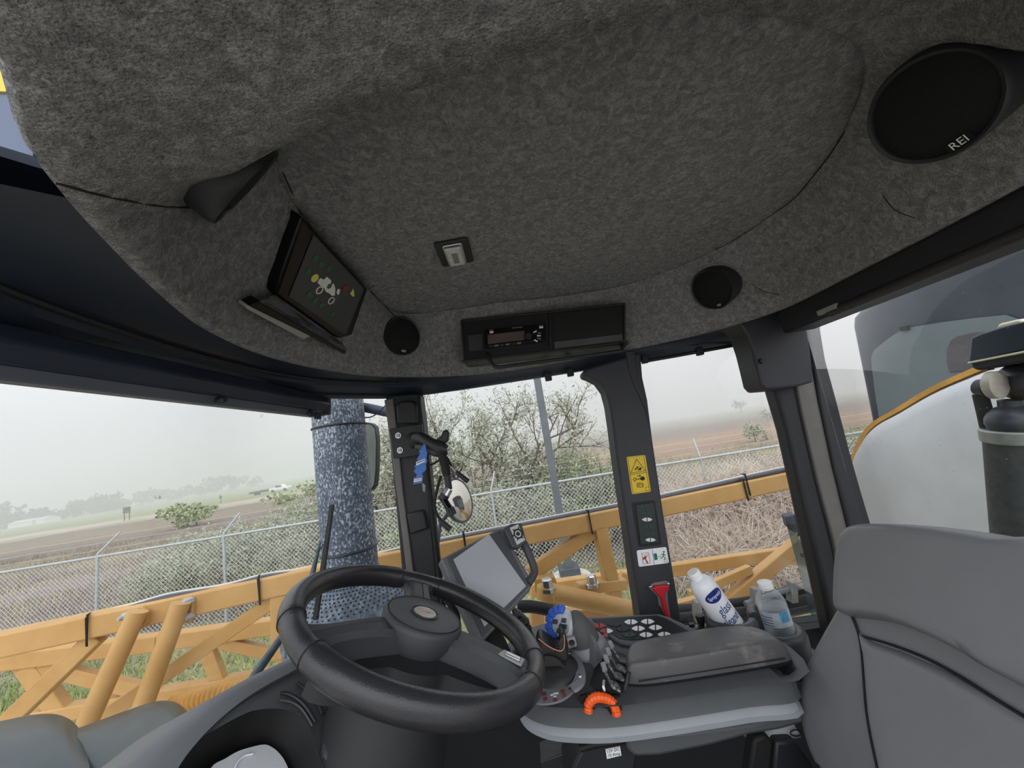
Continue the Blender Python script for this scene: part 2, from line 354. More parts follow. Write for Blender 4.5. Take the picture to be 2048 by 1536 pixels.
B = MB(); slabY(B, [(1168, 738), (1282, 704), (1286, 755), (1296, 800), (1306, 880), (1318, 960), (1330, 1040), (1345, 1130), (1364, 1245), (1373, 1310), (1290, 1310), (1280, 1225), (1268, 1150), (1256, 1060), (1245, 990), (1236, 930), (1227, 860), (1220, 812), (1212, 782), (1198, 763), (1180, 754), (1168, 750)], 1.15, .09)
aB = struct(B, 'trim_4', pillar, 'wide charcoal centre pillar carrying stickers and a keypad', bevel=.009, seg=3)
mb = MB(); slabY(mb, [(1250, 703), (1270, 702), (1276, 760), (1290, 800), (1300, 850), (1288, 812), (1268, 770), (1258, 740)], 1.146, .012); mb.build('moulded_edge', pillar, aB, bevel=.004)

Cc = MB(); slabY(Cc, [(1545, 760), (1592, 745), (1612, 850), (1640, 970), (1670, 1090), (1700, 1210), (1720, 1290), (1672, 1290), (1652, 1200), (1626, 1085), (1598, 960), (1575, 860)], 1.14, .06)
aC = struct(Cc, 'trim_5', black, 'dark rear corner pillar between side glass and rear glass', bevel=.014, seg=3)
mb = MB(); slabY(mb, [(1588, 745), (1632, 735), (1650, 830), (1682, 960), (1712, 1090), (1750, 1260), (1700, 1260), (1668, 1080), (1636, 960), (1606, 830)], 1.13, .05); mb.build('grey_panel', grey_strip, aC, bevel=.004)['label'] = 'grey strip in the middle of the pillar'
mb = MB(); slabY(mb, [(1604, 610), (1640, 600), (1642, 660), (1652, 720), (1674, 800), (1700, 900), (1724, 985), (1746, 1058), (1790, 1240), (1740, 1240), (1706, 1085), (1668, 930), (1640, 800), (1622, 700)], 1.12, .09); mb.build('rear_frame', black, aC, bevel=.006)
mb = MB(); slabY(mb, [(1462, 634), (1500, 622), (1600, 606), (1612, 640), (1622, 700), (1628, 764), (1600, 772), (1560, 777), (1532, 779), (1522, 768), (1514, 735), (1505, 700), (1494, 668), (1480, 650), (1464, 643)], 1.08, .09)
tb = mb.build('corner_cover', pillar, aC, bevel=.014, seg=3)
MB().lathe(Yp(1523, 722, 1.078), (0, -1, 0), [(.0001, 0), (.008, 0), (.007, .006), (.0001, .007)], 14).build('trim_clip', black, tb)

# rear header rail, seen from below across the top right
mb = MB(); A0, A1 = Xp(1590, 634, .80), Xp(2120, 395, .80)
mb.slab([(.77, 1.02, .178), (.86, 1.02, .178), (.86, 1.02, .26), (.765, 1.02, .26)], (0, -1.1, 0)); rr = struct(mb, 'trim_6', black, 'black rail above the rear glass', bevel=.008)
MB().tube([(.775, .86, .185), (.775, .0, .185)], .012, 10).build('lower_rail', mat('rail_grey', (52, 50, 52), .4, n=(6, .1)), rr)
MB().box((.762, .83, .186), (.772, .885, .198)).build('decal', mat('pale_decal', (150, 150, 146), .5, n=(30, .1)), rr, bevel=.001)

# side window clips
for i, (a, b) in enumerate([(1097, 757), (1141, 748), (1290, 722), (1400, 706)]):
    p = Yp(a, b, 1.235); mb = MB().box(p+V((-.011, -.008, -.008)), p+V((.011, .01, .02))); mb.build('window_clip', black, hd, bevel=.003)
MB().tube([Yp(a, b, 1.24) for a, b in [(1292, 722), (1350, 712), (1410, 701), (1482, 688)]], .006, 8).build('window_rail', black, hd)

# lower walls and floor
mb = MB(); mb.slab([(-.62, -.3, -1.12), (.95, -.3, -1.12), (.95, 1.3, -1.12), (-.62, 1.3, -1.12)], (0, 0, -.05)); struct(mb, 'floor', mat('floor_mat', (24, 24, 25), .85, n=(40, .2), bump=(120, .4, .003)), 'black rubber cab floor')
mb = MB(); mb.box((-.66, 1.22, -1.12), (.92, 1.28, -.68)); struct(mb, 'wall_right', dashd, 'dark lower side panel under the side window')
mb = MB(); mb.box((-.66, -.1, -1.12), (-.60, 1.24, -.62)); struct(mb, 'wall_front', dashd, 'dark panel under the windscreen')
mb = MB(); mb.box((.86, -.1, -1.12), (.92, 1.24, -.75)); struct(mb, 'wall_rear', dashd, 'dark panel under the rear glass')

# glass: windscreen, two side panes, rear pane
def gl(name, pl, m, label, th=.005):
    mb = MB(); z0, z1 = -.68, .235
    n_ = len(pl); out = [V((x, y, z)) for z in (z0, z1) for x, y in pl]
    rows = []
    for z in (z0, -.4, -.1, z1): rows.append([V((x, y, z)) for x, y in pl])
    mb.loft(rows)
    o = struct(mb, name, m, label, ang=60); md = o.modifiers.new('thickness', 'SOLIDIFY'); md.thickness = th; return o
wp = catmull([V(p) for p in [(-.50, .06, 0), (-.585, .3, 0), (-.612, .6, 0), (-.605, .86, 0), (-.55, 1.05, 0), (-.46, 1.19, 0), (-.40, 1.255, 0)]], 5)[0]
gl('window_1', [(p.x, p.y) for p in wp], wglass, 'curved windscreen with faint spots')
gl('window_2', [(-.36, 1.262), (0, 1.268), (.335, 1.268)], glass, 'side window ahead of the centre pillar')
gl('window_3', [(.345, 1.268), (.55, 1.266), (.82, 1.25)], glass, 'side window behind the centre pillar')
gl('window_4', [(.90, 1.10), (.905, .7), (.90, .0)], glass_mat('rear_glass', dust=.5, dscale=120, lo=.70, hi=.76, dcol=(.7, .75, .8)), 'rear window glass with dust')

# ================================================================ THINGS ON THE ROOF LINING
def speaker(px, py, r, label, nudge=None, at=None, lift=0, skirt=.012, up=(0, 0, 1), btxt=.016, bang=0, push=0):
    p, n = hit(px, py)
    if at:
        o_ = V((.15, .66, .32)); p, n, _i, _d = bvh.ray_cast(o_, (V(at)-o_).normalized())
        if n.dot(p-o_) > 0: n = -n
        p = p+n*lift
    if nudge: n = (n*(1-nudge[1])+V(nudge[0]).normalized()*nudge[1]).normalized()
    p = p*(1-push)
    t_ = thing('roof_speaker', label, 'speaker', p, 'speakers set into the felt headliner')
    MB().lathe(p-n*.02, n, [(.0001, -skirt), (r*.98, -skirt), (r, .02), (r, .026), (r*.96, .031), (r*.90, .029), (r*.88, .026)], 40).build('rim', black, t_)
    MB().lathe(p, n, [(r*.90, .006), (r*.7, .010), (r*.35, .0125), (.0001, .013)], 40).build('grille', grille, t_)
    d = V(up); d = (d-n*d.dot(n)).normalized(); e = d.cross(n)
    e2 = e*math.cos(bang)+d*math.sin(bang); d2 = d*math.cos(bang)-e*math.sin(bang)
    o = p-d2*r*.80+n*.0125
    MB().slab([o+e2*a*btxt*1.0+d2*b_*btxt*.5 for a, b_ in ((-1, -.8), (1, -.8), (1, .8), (-1, .8))], n*.0008).build('badge', gloss, t_)
    text('lettering', 'REI', o+n*.0012, e2, d2, btxt*1.05, white, t_, .0003)
    return t_
speaker(1868, 214, .066, 'largest round black speaker in the rear right of the headliner', nudge=((-.84, -.02, -.47), 1.0), btxt=.013, bang=.0, push=.085, skirt=.045)
speaker(1426, 577, .060, 'oval-looking black speaker in the rear corner above the moulded pillar cover', nudge=((-.85, -.35, -.40), .9), btxt=.008, push=.022, skirt=.02)
speaker(803, 672, .056, 'black speaker between the roof display and the radio', btxt=.009, push=.012, skirt=.02)
speaker(470, 360, .055, 'half hidden black speaker behind the near headliner edge', btxt=.009, at=Zp(492, 350, .335), lift=.014, skirt=.006)

# dome light
p, n = hit(909, 503); u = (V((1, 0, 0))-n*n.x).normalized(); v = n.cross(u)
t_ = thing('dome_light', 'small rectangular dome light with clear lens in the headliner centre', 'light', p)
def rr_(o, u, v, a, b_, r, k=4):
    out = []
    for cx_, cy_, s in ((a-r, b_-r, 0), (-a+r, b_-r, 1), (-a+r, -b_+r, 2), (a-r, -b_+r, 3)):
        for i in range(k+1):
            g = (s+i/k)*math.pi/2; out.append(o+u*(cx_+r*math.cos(g))+v*(cy_+r*math.sin(g)))
    return out
uu = Zp(942, 498, p.z)-Zp(876, 508, p.z); uu = (uu-n*uu.dot(n)).normalized(); vv = n.cross(uu)
MB().slab(rr_(p-n*.004, uu, vv, .036, .050, .006), n*.010).build('bezel', black, t_, bevel=.002)
MB().slab(rr_(p+n*.004, uu, vv, .022, .042, .006), n*.006).build('frame', silver, t_, bevel=.002)
MB().slab(rr_(p+n*.008, uu, vv, .018, .037, .004), n*.008).build('lens', mat('dome_lens', (196, 198, 196), .25, n=(60, .15)), t_, bevel=.004)
MB().slab(rr_(p+n*.015, uu, vv, .006, .020, .002), n*.0025).build('bulb_cover', mat('bulb_lens', (120, 120, 118), .2, n=(90, .2)), t_)

# roof display
a_, b_, c_ = Zp(605, 432, .408), Zp(737, 578, .408), Xp(697, 694, -.405)
dn = (b_-a_).cross(c_-a_).normalized()
if dn.x < 0: dn = -dn
a_ = a_+dn*.012
D = lambda x, y, e=0: Pp(x, y, a_, dn)+dn*e
t_ = thing('roof_display', 'glossy black display showing a machine diagram, set in the front headliner', 'display', D(640, 560))
face = [(605, 432), (737, 578), (697, 694), (550, 590)]
MB().slab([D(*q) for q in face], -dn*.06).build('housing', gloss, t_, bevel=.006, seg=3)
MB().slab([D(*q, .0006) for q in [(626, 469), (727, 577), (690, 670), (577, 592)]], dn*.001).build('screen', mat('display_screen', (66, 68, 70), .4, spec=.25, n=(3, .04), emit=((60, 62, 62), .04)), t_)
zi = lambda x, y, e=.0026: D(560+x/5.12, 420+y/5.12, e)
du = (D(690, 670)-D(577, 592)).normalized(); dv = dn.cross(du)
icon = lambda nm: mat('icon_'+nm, dict(green=(40, 84, 58), yellow=(196, 186, 84), red=(120, 30, 40), white=(196, 196, 190))[nm], .5, n=(50, .05), emit=(dict(green=(40, 84, 58), yellow=(196, 186, 84), red=(120, 30, 40), white=(196, 196, 190))[nm], .08))
for nm, lst, r in (('green', [(353, 488), (412, 548), (490, 594), (280, 622), (495, 772), (290, 855), (352, 915), (416, 970), (528, 1060), (560, 890)], .0062), ('yellow', [(346, 690)], .0085), ('red', [(662, 795)], .0072)):
    for q in lst: MB().slab(circ(zi(*q), du, dv, r, 18), dn*.0004).build('icon_'+nm, icon(nm), t_)
MB().slab([zi(*q) for q in [(708, 850), (742, 800), (752, 870), (738, 882)]], dn*.0004).build('icon_yellow', icon('yellow'), t_)
MB().slab([zi(*q, .0024) for q in [(372, 735), (400, 690), (440, 705), (470, 676), (512, 712), (512, 760), (540, 745), (556, 800), (552, 868), (520, 872), (500, 850), (460, 830), (440, 790), (410, 775)]], dn*.0004).build('icon_machine', icon('white'), t_)
for q, r in (((395, 815), .0075), ((516, 922), .0075)):
    MB().tube(circ(zi(*q), du, dv, r, 22), .0011, 6, closed=True).build('icon_wheel', icon('white'), t_)
MB().slab([zi(*q) for q in [(568, 840), (580, 800), (604, 806), (598, 850), (580, 862)]], dn*.0004).build('icon_implement', icon('white'), t_)
D2 = lambda x, y, e: Pp(x, y, a_+dn*e, dn)
lg = mat('ledge_gloss', (104, 107, 108), .22, spec=.7, n=(30, .35, .42, .6), col2=(46, 48, 50), stretch=(3, .3, 3))  # grey and dark streaks painted in as reflections along the ledge
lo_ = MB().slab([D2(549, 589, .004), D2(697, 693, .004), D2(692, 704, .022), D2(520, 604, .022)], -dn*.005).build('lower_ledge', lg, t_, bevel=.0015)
MB().slab([D2(520, 603, .022), D2(692, 703, .022), D2(690, 709, .022), D2(499, 613, .022)], -dn*.02).build('ledge_edge', gloss, t_, bevel=.002)
MB().slab([D2(498, 612, .0225), D2(622, 672, .0225), D2(608, 680, .02), D2(494, 618, .02)], -dn*.02).build('pale_strip', mat('ledge_pale', (150, 152, 146), .3, n=(8, .1)), t_, bevel=.002)

# radio unit
RY = 1.085
on = V((0, -1, 0))
rq = lambda x, y, e=0: Yp(750+x/3.7236, 560+y/3.7236, RY-e)
t_ = thing('radio_unit', 'black overhead radio beside an empty open tray above the side window', 'radio', rq(1250, 500))
MB().slab([rq(*q) for q in [(636, 296), (1866, 166), (1868, 470), (662, 612)]], (0, .09, 0)).build('mounting_panel', mat('radio_panel', (34, 35, 38), .3, n=(8, .2), spec=.6), t_, bevel=.004)
mb = MB(); mb.slab([rq(*q, .006) for q in [(636, 296), (1866, 166), (1866, 182), (640, 312)]], (0, .02, 0)).slab([rq(*q, .006) for q in [(640, 596), (1868, 452), (1868, 470), (662, 612)]], (0, .02, 0)).slab([rq(*q, .006) for q in [(636, 296), (650, 294), (672, 610), (660, 612)]], (0, .02, 0)).slab([rq(*q, .006) for q in [(1295, 230), (1312, 228), (1318, 520), (1300, 522)]], (0, .02, 0)).slab([rq(*q, .006) for q in [(1850, 168), (1866, 166), (1870, 470), (1854, 472)]], (0, .02, 0))
mb.build('panel_frame', black, t_, bevel=.002)
rad = MB().slab([rq(*q, .018) for q in [(815, 372), (1268, 322), (1272, 455), (822, 505)]], (0, .05, 0)).build('radio', gloss, t_, bevel=.004)
MB().slab([rq(*q, .0186) for q in [(838, 408), (1112, 378), (1114, 446), (842, 478)]], (0, .0005, 0)).build('display', mat('radio_display', (92, 78, 74), .25, n=(6, .25), stretch=(1, 1, 6)), rad)
MB().lathe(rq(1142, 425, .018), (0, -1, 0), [(.0001, 0), (.0105, 0), (.0105, .010), (.009, .013), (.0001, .013)], 24).build('volume_knob', black, rad)
for q in ((868, 388), (1238, 352)): MB().slab([rq(q[0]+a, q[1]+c-a*.11, .0188) for a, c in ((-14, -7), (14, -7), (14, 7), (-14, 7))], (0, .0008, 0)).build('button', white, rad)
for q, g in (((1192, 385), -.5), ((1220, 415), 0), ((1198, 452), .5), ((1224, 395), -.2), ((1222, 436), .2)):
    MB().slab([rq(q[0]+a*math.cos(g)-c*math.sin(g), q[1]+a*math.sin(g)+c*math.cos(g), .0188) for a, c in ((-14, -5), (14, -5), (14, 5), (-14, 5))], (0, .0008, 0)).build('button', white if g in (-.5, 0, .5) else alum, rad)
for i in range(6): MB().slab([rq(862+i*42+a, 494-i*4.6+c, .0188) for a, c in ((-15, -5), (15, -9), (15, 3), (-15, 7))], (0, .0008, 0)).build('preset_button', alum if i % 2 else pillar, rad)
for x_, y_, w_ in ((1058, 354, 38), (866, 374, 16), (1236, 338, 16)):
    MB().slab([rq(x_+a, y_-a*.09+c, .0186) for a, c in ((-w_, -3), (w_, -3), (w_, 3), (-w_, 3))], (0, .0006, 0)).build('small_print', alum, rad)
MB().slab([rq(*q, .003) for q in [(1330, 250), (1840, 196), (1842, 402), (1336, 460)]], (0, .001, 0)).build('tray_back', mat('tray_back', (22, 22, 23), .6, n=(5, .2)), t_)
MB().slab([rq(*q, .004) for q in [(1336, 462), (1842, 404), (1845, 452), (1338, 512)]], (0, .002, 0)).build('tray_floor', mat('tray_floor', (84, 84, 86), .35, n=(5, .35)), t_)
MB().slab([rq(*q, .004) for q in [(690, 410), (800, 398), (806, 520), (700, 532)]], (0, .002, 0)).build('side_plate', pillar, t_, bevel=.001)
gr = thing('grab_wire', 'bent black wire rail hanging beneath the radio and tray', 'rail', rq(1300, 560))
MB().tube([rq(*q) for q in [(828, 540, -.01), (830, 545, .03), (845, 575, .05), (870, 620, .055), (905, 648, .055), (1000, 640, .055), (1300, 600, .055), (1600, 562, .055), (1800, 534, .055), (1838, 520, .05), (1846, 490, .03), (1846, 470, -.01)]], .0055, 10, smooth=3).build('wire', black, gr)
for q in ((828, 545), (1846, 482)): MB().lathe(rq(*q, -.01), (0, -1, 0), [(.0001, 0), (.011, 0), (.011, .02), (.0001, .02)], 16).build('socket', black, gr)

# roller blind along the windscreen top
BX = -.552
t_ = thing('roller_blind', 'dark roller sun blind across the top of the windscreen', 'blind', (BX, .6, .15))
MB().slab([(BX+.016, .16, .166), (BX+.022, .16, .19), (BX+.01, .16, .214), (BX-.02, .16, .214), (BX-.028, .16, .19), (BX-.02, .16, .166)], (0, .90, 0)).build('cassette', navy, t_, bevel=.004)
MB().slab([(BX+.008, .16, .150), (BX+.010, .16, .168), (BX-.012, .16, .168), (BX-.012, .16, .150)], (0, .852, 0)).build('bottom_rail', mat('blind_rail', (92, 96, 106), .4, n=(5, .1)), t_, bevel=.003)
MB().slab([(BX+.018, 1.045, .158), (BX+.022, 1.045, .205), (BX-.03, 1.045, .205), (BX-.026, 1.045, .158)], (0, .022, 0)).build('end_bracket', black, t_, bevel=.003)
mb = MB(); mb.lathe(V((BX+.012, .965, .155)), (1, 0, 0), [(.0001, 0), (.009, 0), (.009, .007), (.0001, .008)], 16); mb.build('catch', black, t_)
MB().box((BX+.008, .99, .142), (BX+.018, 1.012, .16)).build('end_stop', black, t_, bevel=.002)
k_ = MB(); q0 = Xp(440, 800, BX+.014); k_.lathe(q0, (1, 0, 0), [(.0001, -.006), (.006, -.006), (.007, .006), (.005, .010), (.0001, .011)], 14); k_.build('pull_knob', black, t_)
# front left door frame sliver seen at the far left
t7 = MB(); t7.slab([Yp(a, b, .213) for a, b in [(-100, 0), (30, 90), (66, 250), (66, 312), (-100, 262)]], (0, .02, 0)); o = struct(t7, 'door_1', mat('blue_grey_frame', (96, 108, 132), .6, n=(6, .15)), 'blue grey door frame sliver left of the headliner')
mb = MB(); mb.slab([Yp(a, b, .2115) for a, b in [(-100, 60), (30, 110), (40, 184), (-100, 178)]], (0, .002, 0)); mb.build('yellow_label', yellow, o)

# ================================================================ STEERING WHEEL AND COLUMN
WC = V((-.2142, .6713, -.2779)); WN = V((.4378, .0805, .8954)).normalized()
WU = WN.cross(V((0, 1, 0))).normalized(); WV = WN.cross(WU)
def wp_(a, r, h=0): a = math.radians(a); return WC+WU*math.cos(a)*r+WV*math.sin(a)*r+WN*h
t_ = thing('steering_wheel', 'black leather three spoke steering wheel in front of the dash', 'steering wheel', WC)
SP = (-75, 48, 173)
# rim: thicker grips between the spokes, thinner collars at the spokes
def rimr(a):
    d = min(abs((a-s+180) % 360-180) for s in SP); return .0165+.0022*ss((d-9)/6)
NA = 180
rim = MB(); rings = []
for i in range(NA):
    a = i*360/NA; r0 = rimr(a); c_ = wp_(a, .2); rd = (c_-WC).normalized()
    rings.append([c_+rd*r0*.98*math.cos(j*math.tau/16)+WN*r0*1.06*math.sin(j*math.tau/16) for j in range(16)])
rim.rings(rings, closed=True); rim.build('rim', leather, t_, ang=80)
for s_ in SP:
    for d in (-12.5, 12.5):
        a = s_+d; r0 = rimr(a); c_ = wp_(a, .2); rd = (c_-WC).normalized()
        MB().tube([c_+rd*(r0*.98+.0002)*math.cos(j*math.tau/24)+WN*(r0*1.06+.0002)*math.sin(j*math.tau/24) for j in range(24)], .0009, 6, closed=True).build('rim_seam', seamm, t_)
for s_ in SP:
    rows = []
    wid = [(.045, .030, -.004), (.07, .026, .004), (.10, .0215, .005), (.13, .019, .004), (.155, .020, .002), (.175, .027, .000), (.19, .040, -.002)]
    rg = []
    for r, w, h in wid:
        c_ = wp_(s_, r, h); tt = WN.cross((c_-WC-WN*h).normalized())
        rg.append([c_+tt*w*q+WN*k for q, k in ((-1, -.002), (-.72, .006), (-.15, .0075), (-.12, .0055), (-.06, .0055), (-.03, .0075), (.72, .006), (1, -.002), (.92, -.040 if r < .17 else -.016), (-.92, -.040 if r < .17 else -.016))])
    spoke = MB().rings(rg).build('spoke', hubp, t_, ang=25)
    if s_ == 173:
        o = wp_(s_, .158, .008); rd = (wp_(s_, .2)-WC).normalized(); tt = WN.cross(rd)
        sw = MB().slab([o+rd*a+tt*b_ for a, b_ in ((-.022, -.010), (.018, -.016), (.022, .010), (-.015, .013))], WN*.003).build('switch_plate', mat('switch_plate', (150, 152, 150), .4, n=(30, .1)), spoke, bevel=.002)
        MB().slab([o+rd*a+tt*b_+WN*.002 for a, b_ in ((-.012, -.006), (.014, -.009), (.015, .002), (-.010, .004))], WN*.004).build('rocker_switch', silver, spoke, bevel=.0015)
# skirt webs below the spokes
for a0, a1 in ((48, 173),):
    rg = []
    for a in range(a0, a1+1, 5):
        k_ = min(abs(a-48), abs(a-173)); rr_k = .165-.085*ss(k_/34); rg.append([wp_(a, .05, -.02), wp_(a, rr_k, -.03), wp_(a, rr_k*1.0, -.075), wp_(a, .06, -.09)])
    MB().loft(rg).build('skirt', dashd, t_)
HB = WC+WN*.004
MB().lathe(HB, WN, [(.0001, -.06), (.045, -.06), (.056, -.03), (.066, -.012), (.0685, .006), (.0655, .014), (.061, .016), (.0585, .0145), (.03, .0165), (.0001, .0172)], 48).build('hub_cover', hubp, t_, ang=50)
MB().tube(circ(HB+WN*.0155, WU, WV, .0625, 48), .0012, 6, closed=True).build('hub_ring', seamm, t_)
MB().lathe(HB+WN*.0165, WN, [(.0001, 0), (.0245, 0), (.0245, .0018), (.0215, .0022), (.0205, .0008), (.0001, .0008)], 36).build('emblem_ring', black, t_)
em = MB().lathe(HB+WN*.0172, WN, [(.0001, 0), (.0198, 0), (.019, .0012), (.0001, .0016)], 32).build('emblem', mat('emblem_chrome', (150, 146, 140), .3, .6, n=(60, .3)), t_)
em['label'] = 'round metal emblem with an orange mark'
hx = lambda a, b_, e=.0187: HB+WN*e+V((1, 0, 0))*0+(RC-WN*RC.dot(WN)).normalized()*a+(UC-WN*UC.dot(WN)).normalized()*b_
MB().slab([hx(-.004, -.002), hx(.006, -.004), hx(.008, .003), hx(.001, .001), hx(-.002, .004)], WN*.0006).build('emblem_mark', mat('emblem_orange', (190, 110, 70), .4, n=(50, .1)), em)
# column and shroud
t_ = thing('steering_column', 'black steering column shroud with ribbed rubber boots under the wheel', 'steering column', WC-WN*.5)
ax = -WN
MB().tube([WC+ax*.05, WC+ax*.12, WC+ax*.2], [.075, .095, .11], 24, smooth=4).build('upper_shroud', dashd, t_)
CB = Yp(790, 1500, .70)
sl = [Pp(a, b, CB, V((.45, -.65, .6))) for a, b in [(706, 1428), (735, 1418), (800, 1428), (850, 1448), (858, 1500), (850, 1560), (800, 1600), (720, 1600), (694, 1540), (696, 1480)]]
MB().pillow(smooth_loop(sl, 4), (.45, -.65, .6), .035, .03, .12).build('shroud', mat('shroud_plastic', (38, 39, 41), .5, n=(7, .1)), t_)
o = CB+V((.45, -.65, .6))*.035; bn = V((.35, -.6, .72)).normalized()
for k, (px, py, r) in enumerate(((752, 1512, .050),)):
    o2 = Pp(px, py, o, bn)
    prof_ = [(.0001, -.01)]
    for i in range(5): prof_ += [(r-.007*i, .008*i), (r-.007*i+.003, .008*i+.004), (r-.007*i-.004, .008*i+.007)]
    prof_ += [(.012, .042), (.0001, .042)]
    MB().lathe(o2, bn, prof_, 30).build('rubber_boot', rubber, t_, ang=50)
    MB().tube([o2+bn*.03, o2+bn*.065, o2+bn*.075], [.009, .009, .0085], 12).build('lever', alum, t_)
MB().slab([Yp(a, b, .80) for a, b in [(838, 1536), (853, 1470), (862, 1536), (862, 1590), (825, 1590)]], (0, .02, 0)).build('bracket', mat('bracket_grey', (96, 98, 102), .5, n=(7, .1)), t_)

# ================================================================ DASH
fn = V((.66, -.10, .74)).normalized(); FO = Xp(480, 1530, -.405)
G = lambda x, y, e=0: Pp(x, y, FO+fn*e, fn)
t_ = thing('instrument_dash', 'curved grey instrument cluster hood at the lower left behind the wheel', 'dashboard', FO-V((0, 0, .3)))
ridge = [(300, 1640), (332, 1580), (372, 1512), (425, 1452), (480, 1405), (530, 1372), (575, 1348), (604, 1334), (628, 1340), (650, 1362), (672, 1398), (690, 1440), (698, 1490), (700, 1540), (698, 1640)]
sil = [(190, 1600), (255, 1536), (312, 1487), (370, 1440), (420, 1400), (470, 1370), (530, 1340), (590, 1315), (625, 1322), (655, 1348), (678, 1390), (696, 1438), (704, 1490), (706, 1540), (704, 1640)]
rd_ = catmull([G(*q) for q in ridge], 4)[0]; sl_ = catmull([G(*q, -.012)+V((-.0, 0, 0)) for q in sil], 4)[0]
bk = [p+V((-.10, .0, -.035)) for p in sl_]
bk2 = [p+V((-.16, .0, -.30)) for p in sl_]
inner = [(345, 1640), (340, 1590), (345, 1530), (372, 1496), (425, 1462), (488, 1428), (520, 1419), (552, 1417), (580, 1422), (602, 1434), (620, 1456), (632, 1486), (641, 1530), (645, 1590), (640, 1640)]
inn = catmull([G(*q) for q in inner], 4)[0]
n_ = len(rd_)
edge = [a.lerp(b_, .14)-fn*.004 for a, b_ in zip(rd_, inn)]
r_in = [a.lerp(b_, .92)-fn*.002 for a, b_ in zip(rd_, inn)]
MB().loft([bk2, bk, sl_, [a.lerp(b_, .5)+fn*.006 for a, b_ in zip(sl_, rd_)], rd_]).build('cowl', dashm, t_, ang=70)
MB().loft([rd_, [a.lerp(b_, .07)-fn*.006 for a, b_ in zip(rd_, inn)], edge, r_in, inn]).build('face_panel', mat('dash_face', (76, 78, 80), .6, bump=(600, .25, .0006), n=(7, .08)), t_, ang=50)
mid = [(420, 1660), (405, 1600), (418, 1542), (448, 1522), (472, 1508), (500, 1499), (526, 1494), (542, 1500), (555, 1511), (566, 1526), (575, 1550), (580, 1600), (570, 1660)]
md_ = catmull([G(*q, -.035) for q in mid], 4)[0]
def resamp(pts, n):
    L = [0]
    for a, b_ in zip(pts, pts[1:]): L.append(L[-1]+(b_-a).length)
    out = []; j = 0
    for i in range(n):
        s_ = L[-1]*i/(n-1)
        while j < len(L)-2 and L[j+1] < s_: j += 1
        out.append(pts[j].lerp(pts[j+1], (s_-L[j])/max(L[j+1]-L[j], 1e-9)))
    return out
md_r = resamp(md_, len(inn))
MB().loft([inn, [a.lerp(b_, .3)-fn*.012 for a, b_ in zip(inn, md_r)], [a.lerp(b_, .6)-fn*.022 for a, b_ in zip(inn, md_r)], md_r]).build('cluster_recess', mat('recess_black', (14, 14, 15), .6, n=(7, .1)), t_, ang=70)
MB().slab(md_, fn*.004).build('gauge_face', mat('gauge_grey', (196, 198, 202), .5, n=(7, .05)), t_)
MB().tube([G(*q, -.029) for q in [(468, 1545), (474, 1526), (488, 1512), (506, 1508)]], .0012, 6, smooth=4).build('gauge_line', white, t_)
for pts in ([(561, 1386), (575, 1388), (593, 1397), (612, 1415), (631, 1445)], [(594, 1365), (610, 1376), (625, 1388), (637, 1408), (645, 1429)]):
    MB().tube([G(*q, -.0012) for q in pts], [.0022, .003, .003, .003, .0022], 8, smooth=4).build('vent_slot', black, t_)
MB().tube([G(*q, -.0006) for q in [(560, 1400), (585, 1405), (605, 1420), (625, 1452)]], .0014, 8, smooth=4).build('moulded_rib', MATS['dash_face'], t_)
MB().lathe(G(662, 1462, -.002), fn, [(.0001, 0), (.005, 0), (.004, .002), (.0001, .001)], 16).build('plug', black, t_)
lk = MB().lathe(G(663, 1508, -.003), fn, [(.0001, 0), (.018, 0), (.018, .008), (.014, .012), (.0001, .011)], 28).build('ignition_lock', black, t_)
MB().lathe(G(665, 1508, .006), fn, [(.0001, 0), (.0085, 0), (.0085, .005), (.007, .006), (.0001, .006)], 24).build('key_barrel', mat('lock_chrome', (225, 226, 228), .3, .3, n=(30, .05)), lk)
MB().slab([G(664+a, 1508+b_, .0121) for a, b_ in ((-1.5, -5), (1.2, -5), (2, 6), (-.8, 6))], fn*.0006).build('key_slot', blackink, lk)

# ================================================================ ARMREST CONSOLE
ZT = -.505
T = lambda x, y, e=0: Zp(x, y, ZT+e)
UPZ = V((0, 0, 1))
t_ = thing('armrest_console', 'grey armrest console with joystick, paddles and orange thumbwheel beside the seat', 'console', (.15, .97, -.66))
def outline(k=0): # plan of the console, k = inset
    p = [(.462, .832), (.36, .830), (.20, .829), (.10, .832), (.03, .843), (-.035, .864), (-.078, .900), (-.096, .950), (-.092, 1.01), (-.06, 1.06), (.0, 1.085), (.08, 1.08), (.16, 1.03), (.22, .965), (.36, .945), (.462, .945)]
    c0 = V((.2, .95, 0)); pts = [V((x, y, 0)) for x, y in p]; L = smooth_loop(pts, 4)
    n_ = len(L); out = []
    for i in range(n_):
        d = (L[(i+1) % n_]-L[i-1]).normalized(); out.append(L[i]+V((d.y, -d.x, 0))*k)
    return out
def ring(k, z): return [V((p.x, p.y, z)) for p in outline(k)]
MB().rings([ring(-.006, -.606), ring(.002, -.602), ring(.004, -.590), ring(.001, -.580), ring(-.004, -.577)]).build('lower_rim', rimg, t_, ang=40)
def ztop(x, y): return -.526+.021*ss((y-.835)/.07)*(1-ss((x-.115)/.05))
def tring(k, dz): return [V((p.x, p.y, ztop(p.x, p.y)+dz)) for p in outline(k)]
MB().rings([ring(-.008, -.578), ring(-.005, -.570), tring(-.006, -.010), tring(-.008, -.004), tring(-.012, 0), tring(-.024, .0005), tring(-.032, .0005)], cap=False).build('body', cons, t_, ang=60)
mb = MB(); ol = outline(-.026); rows = []
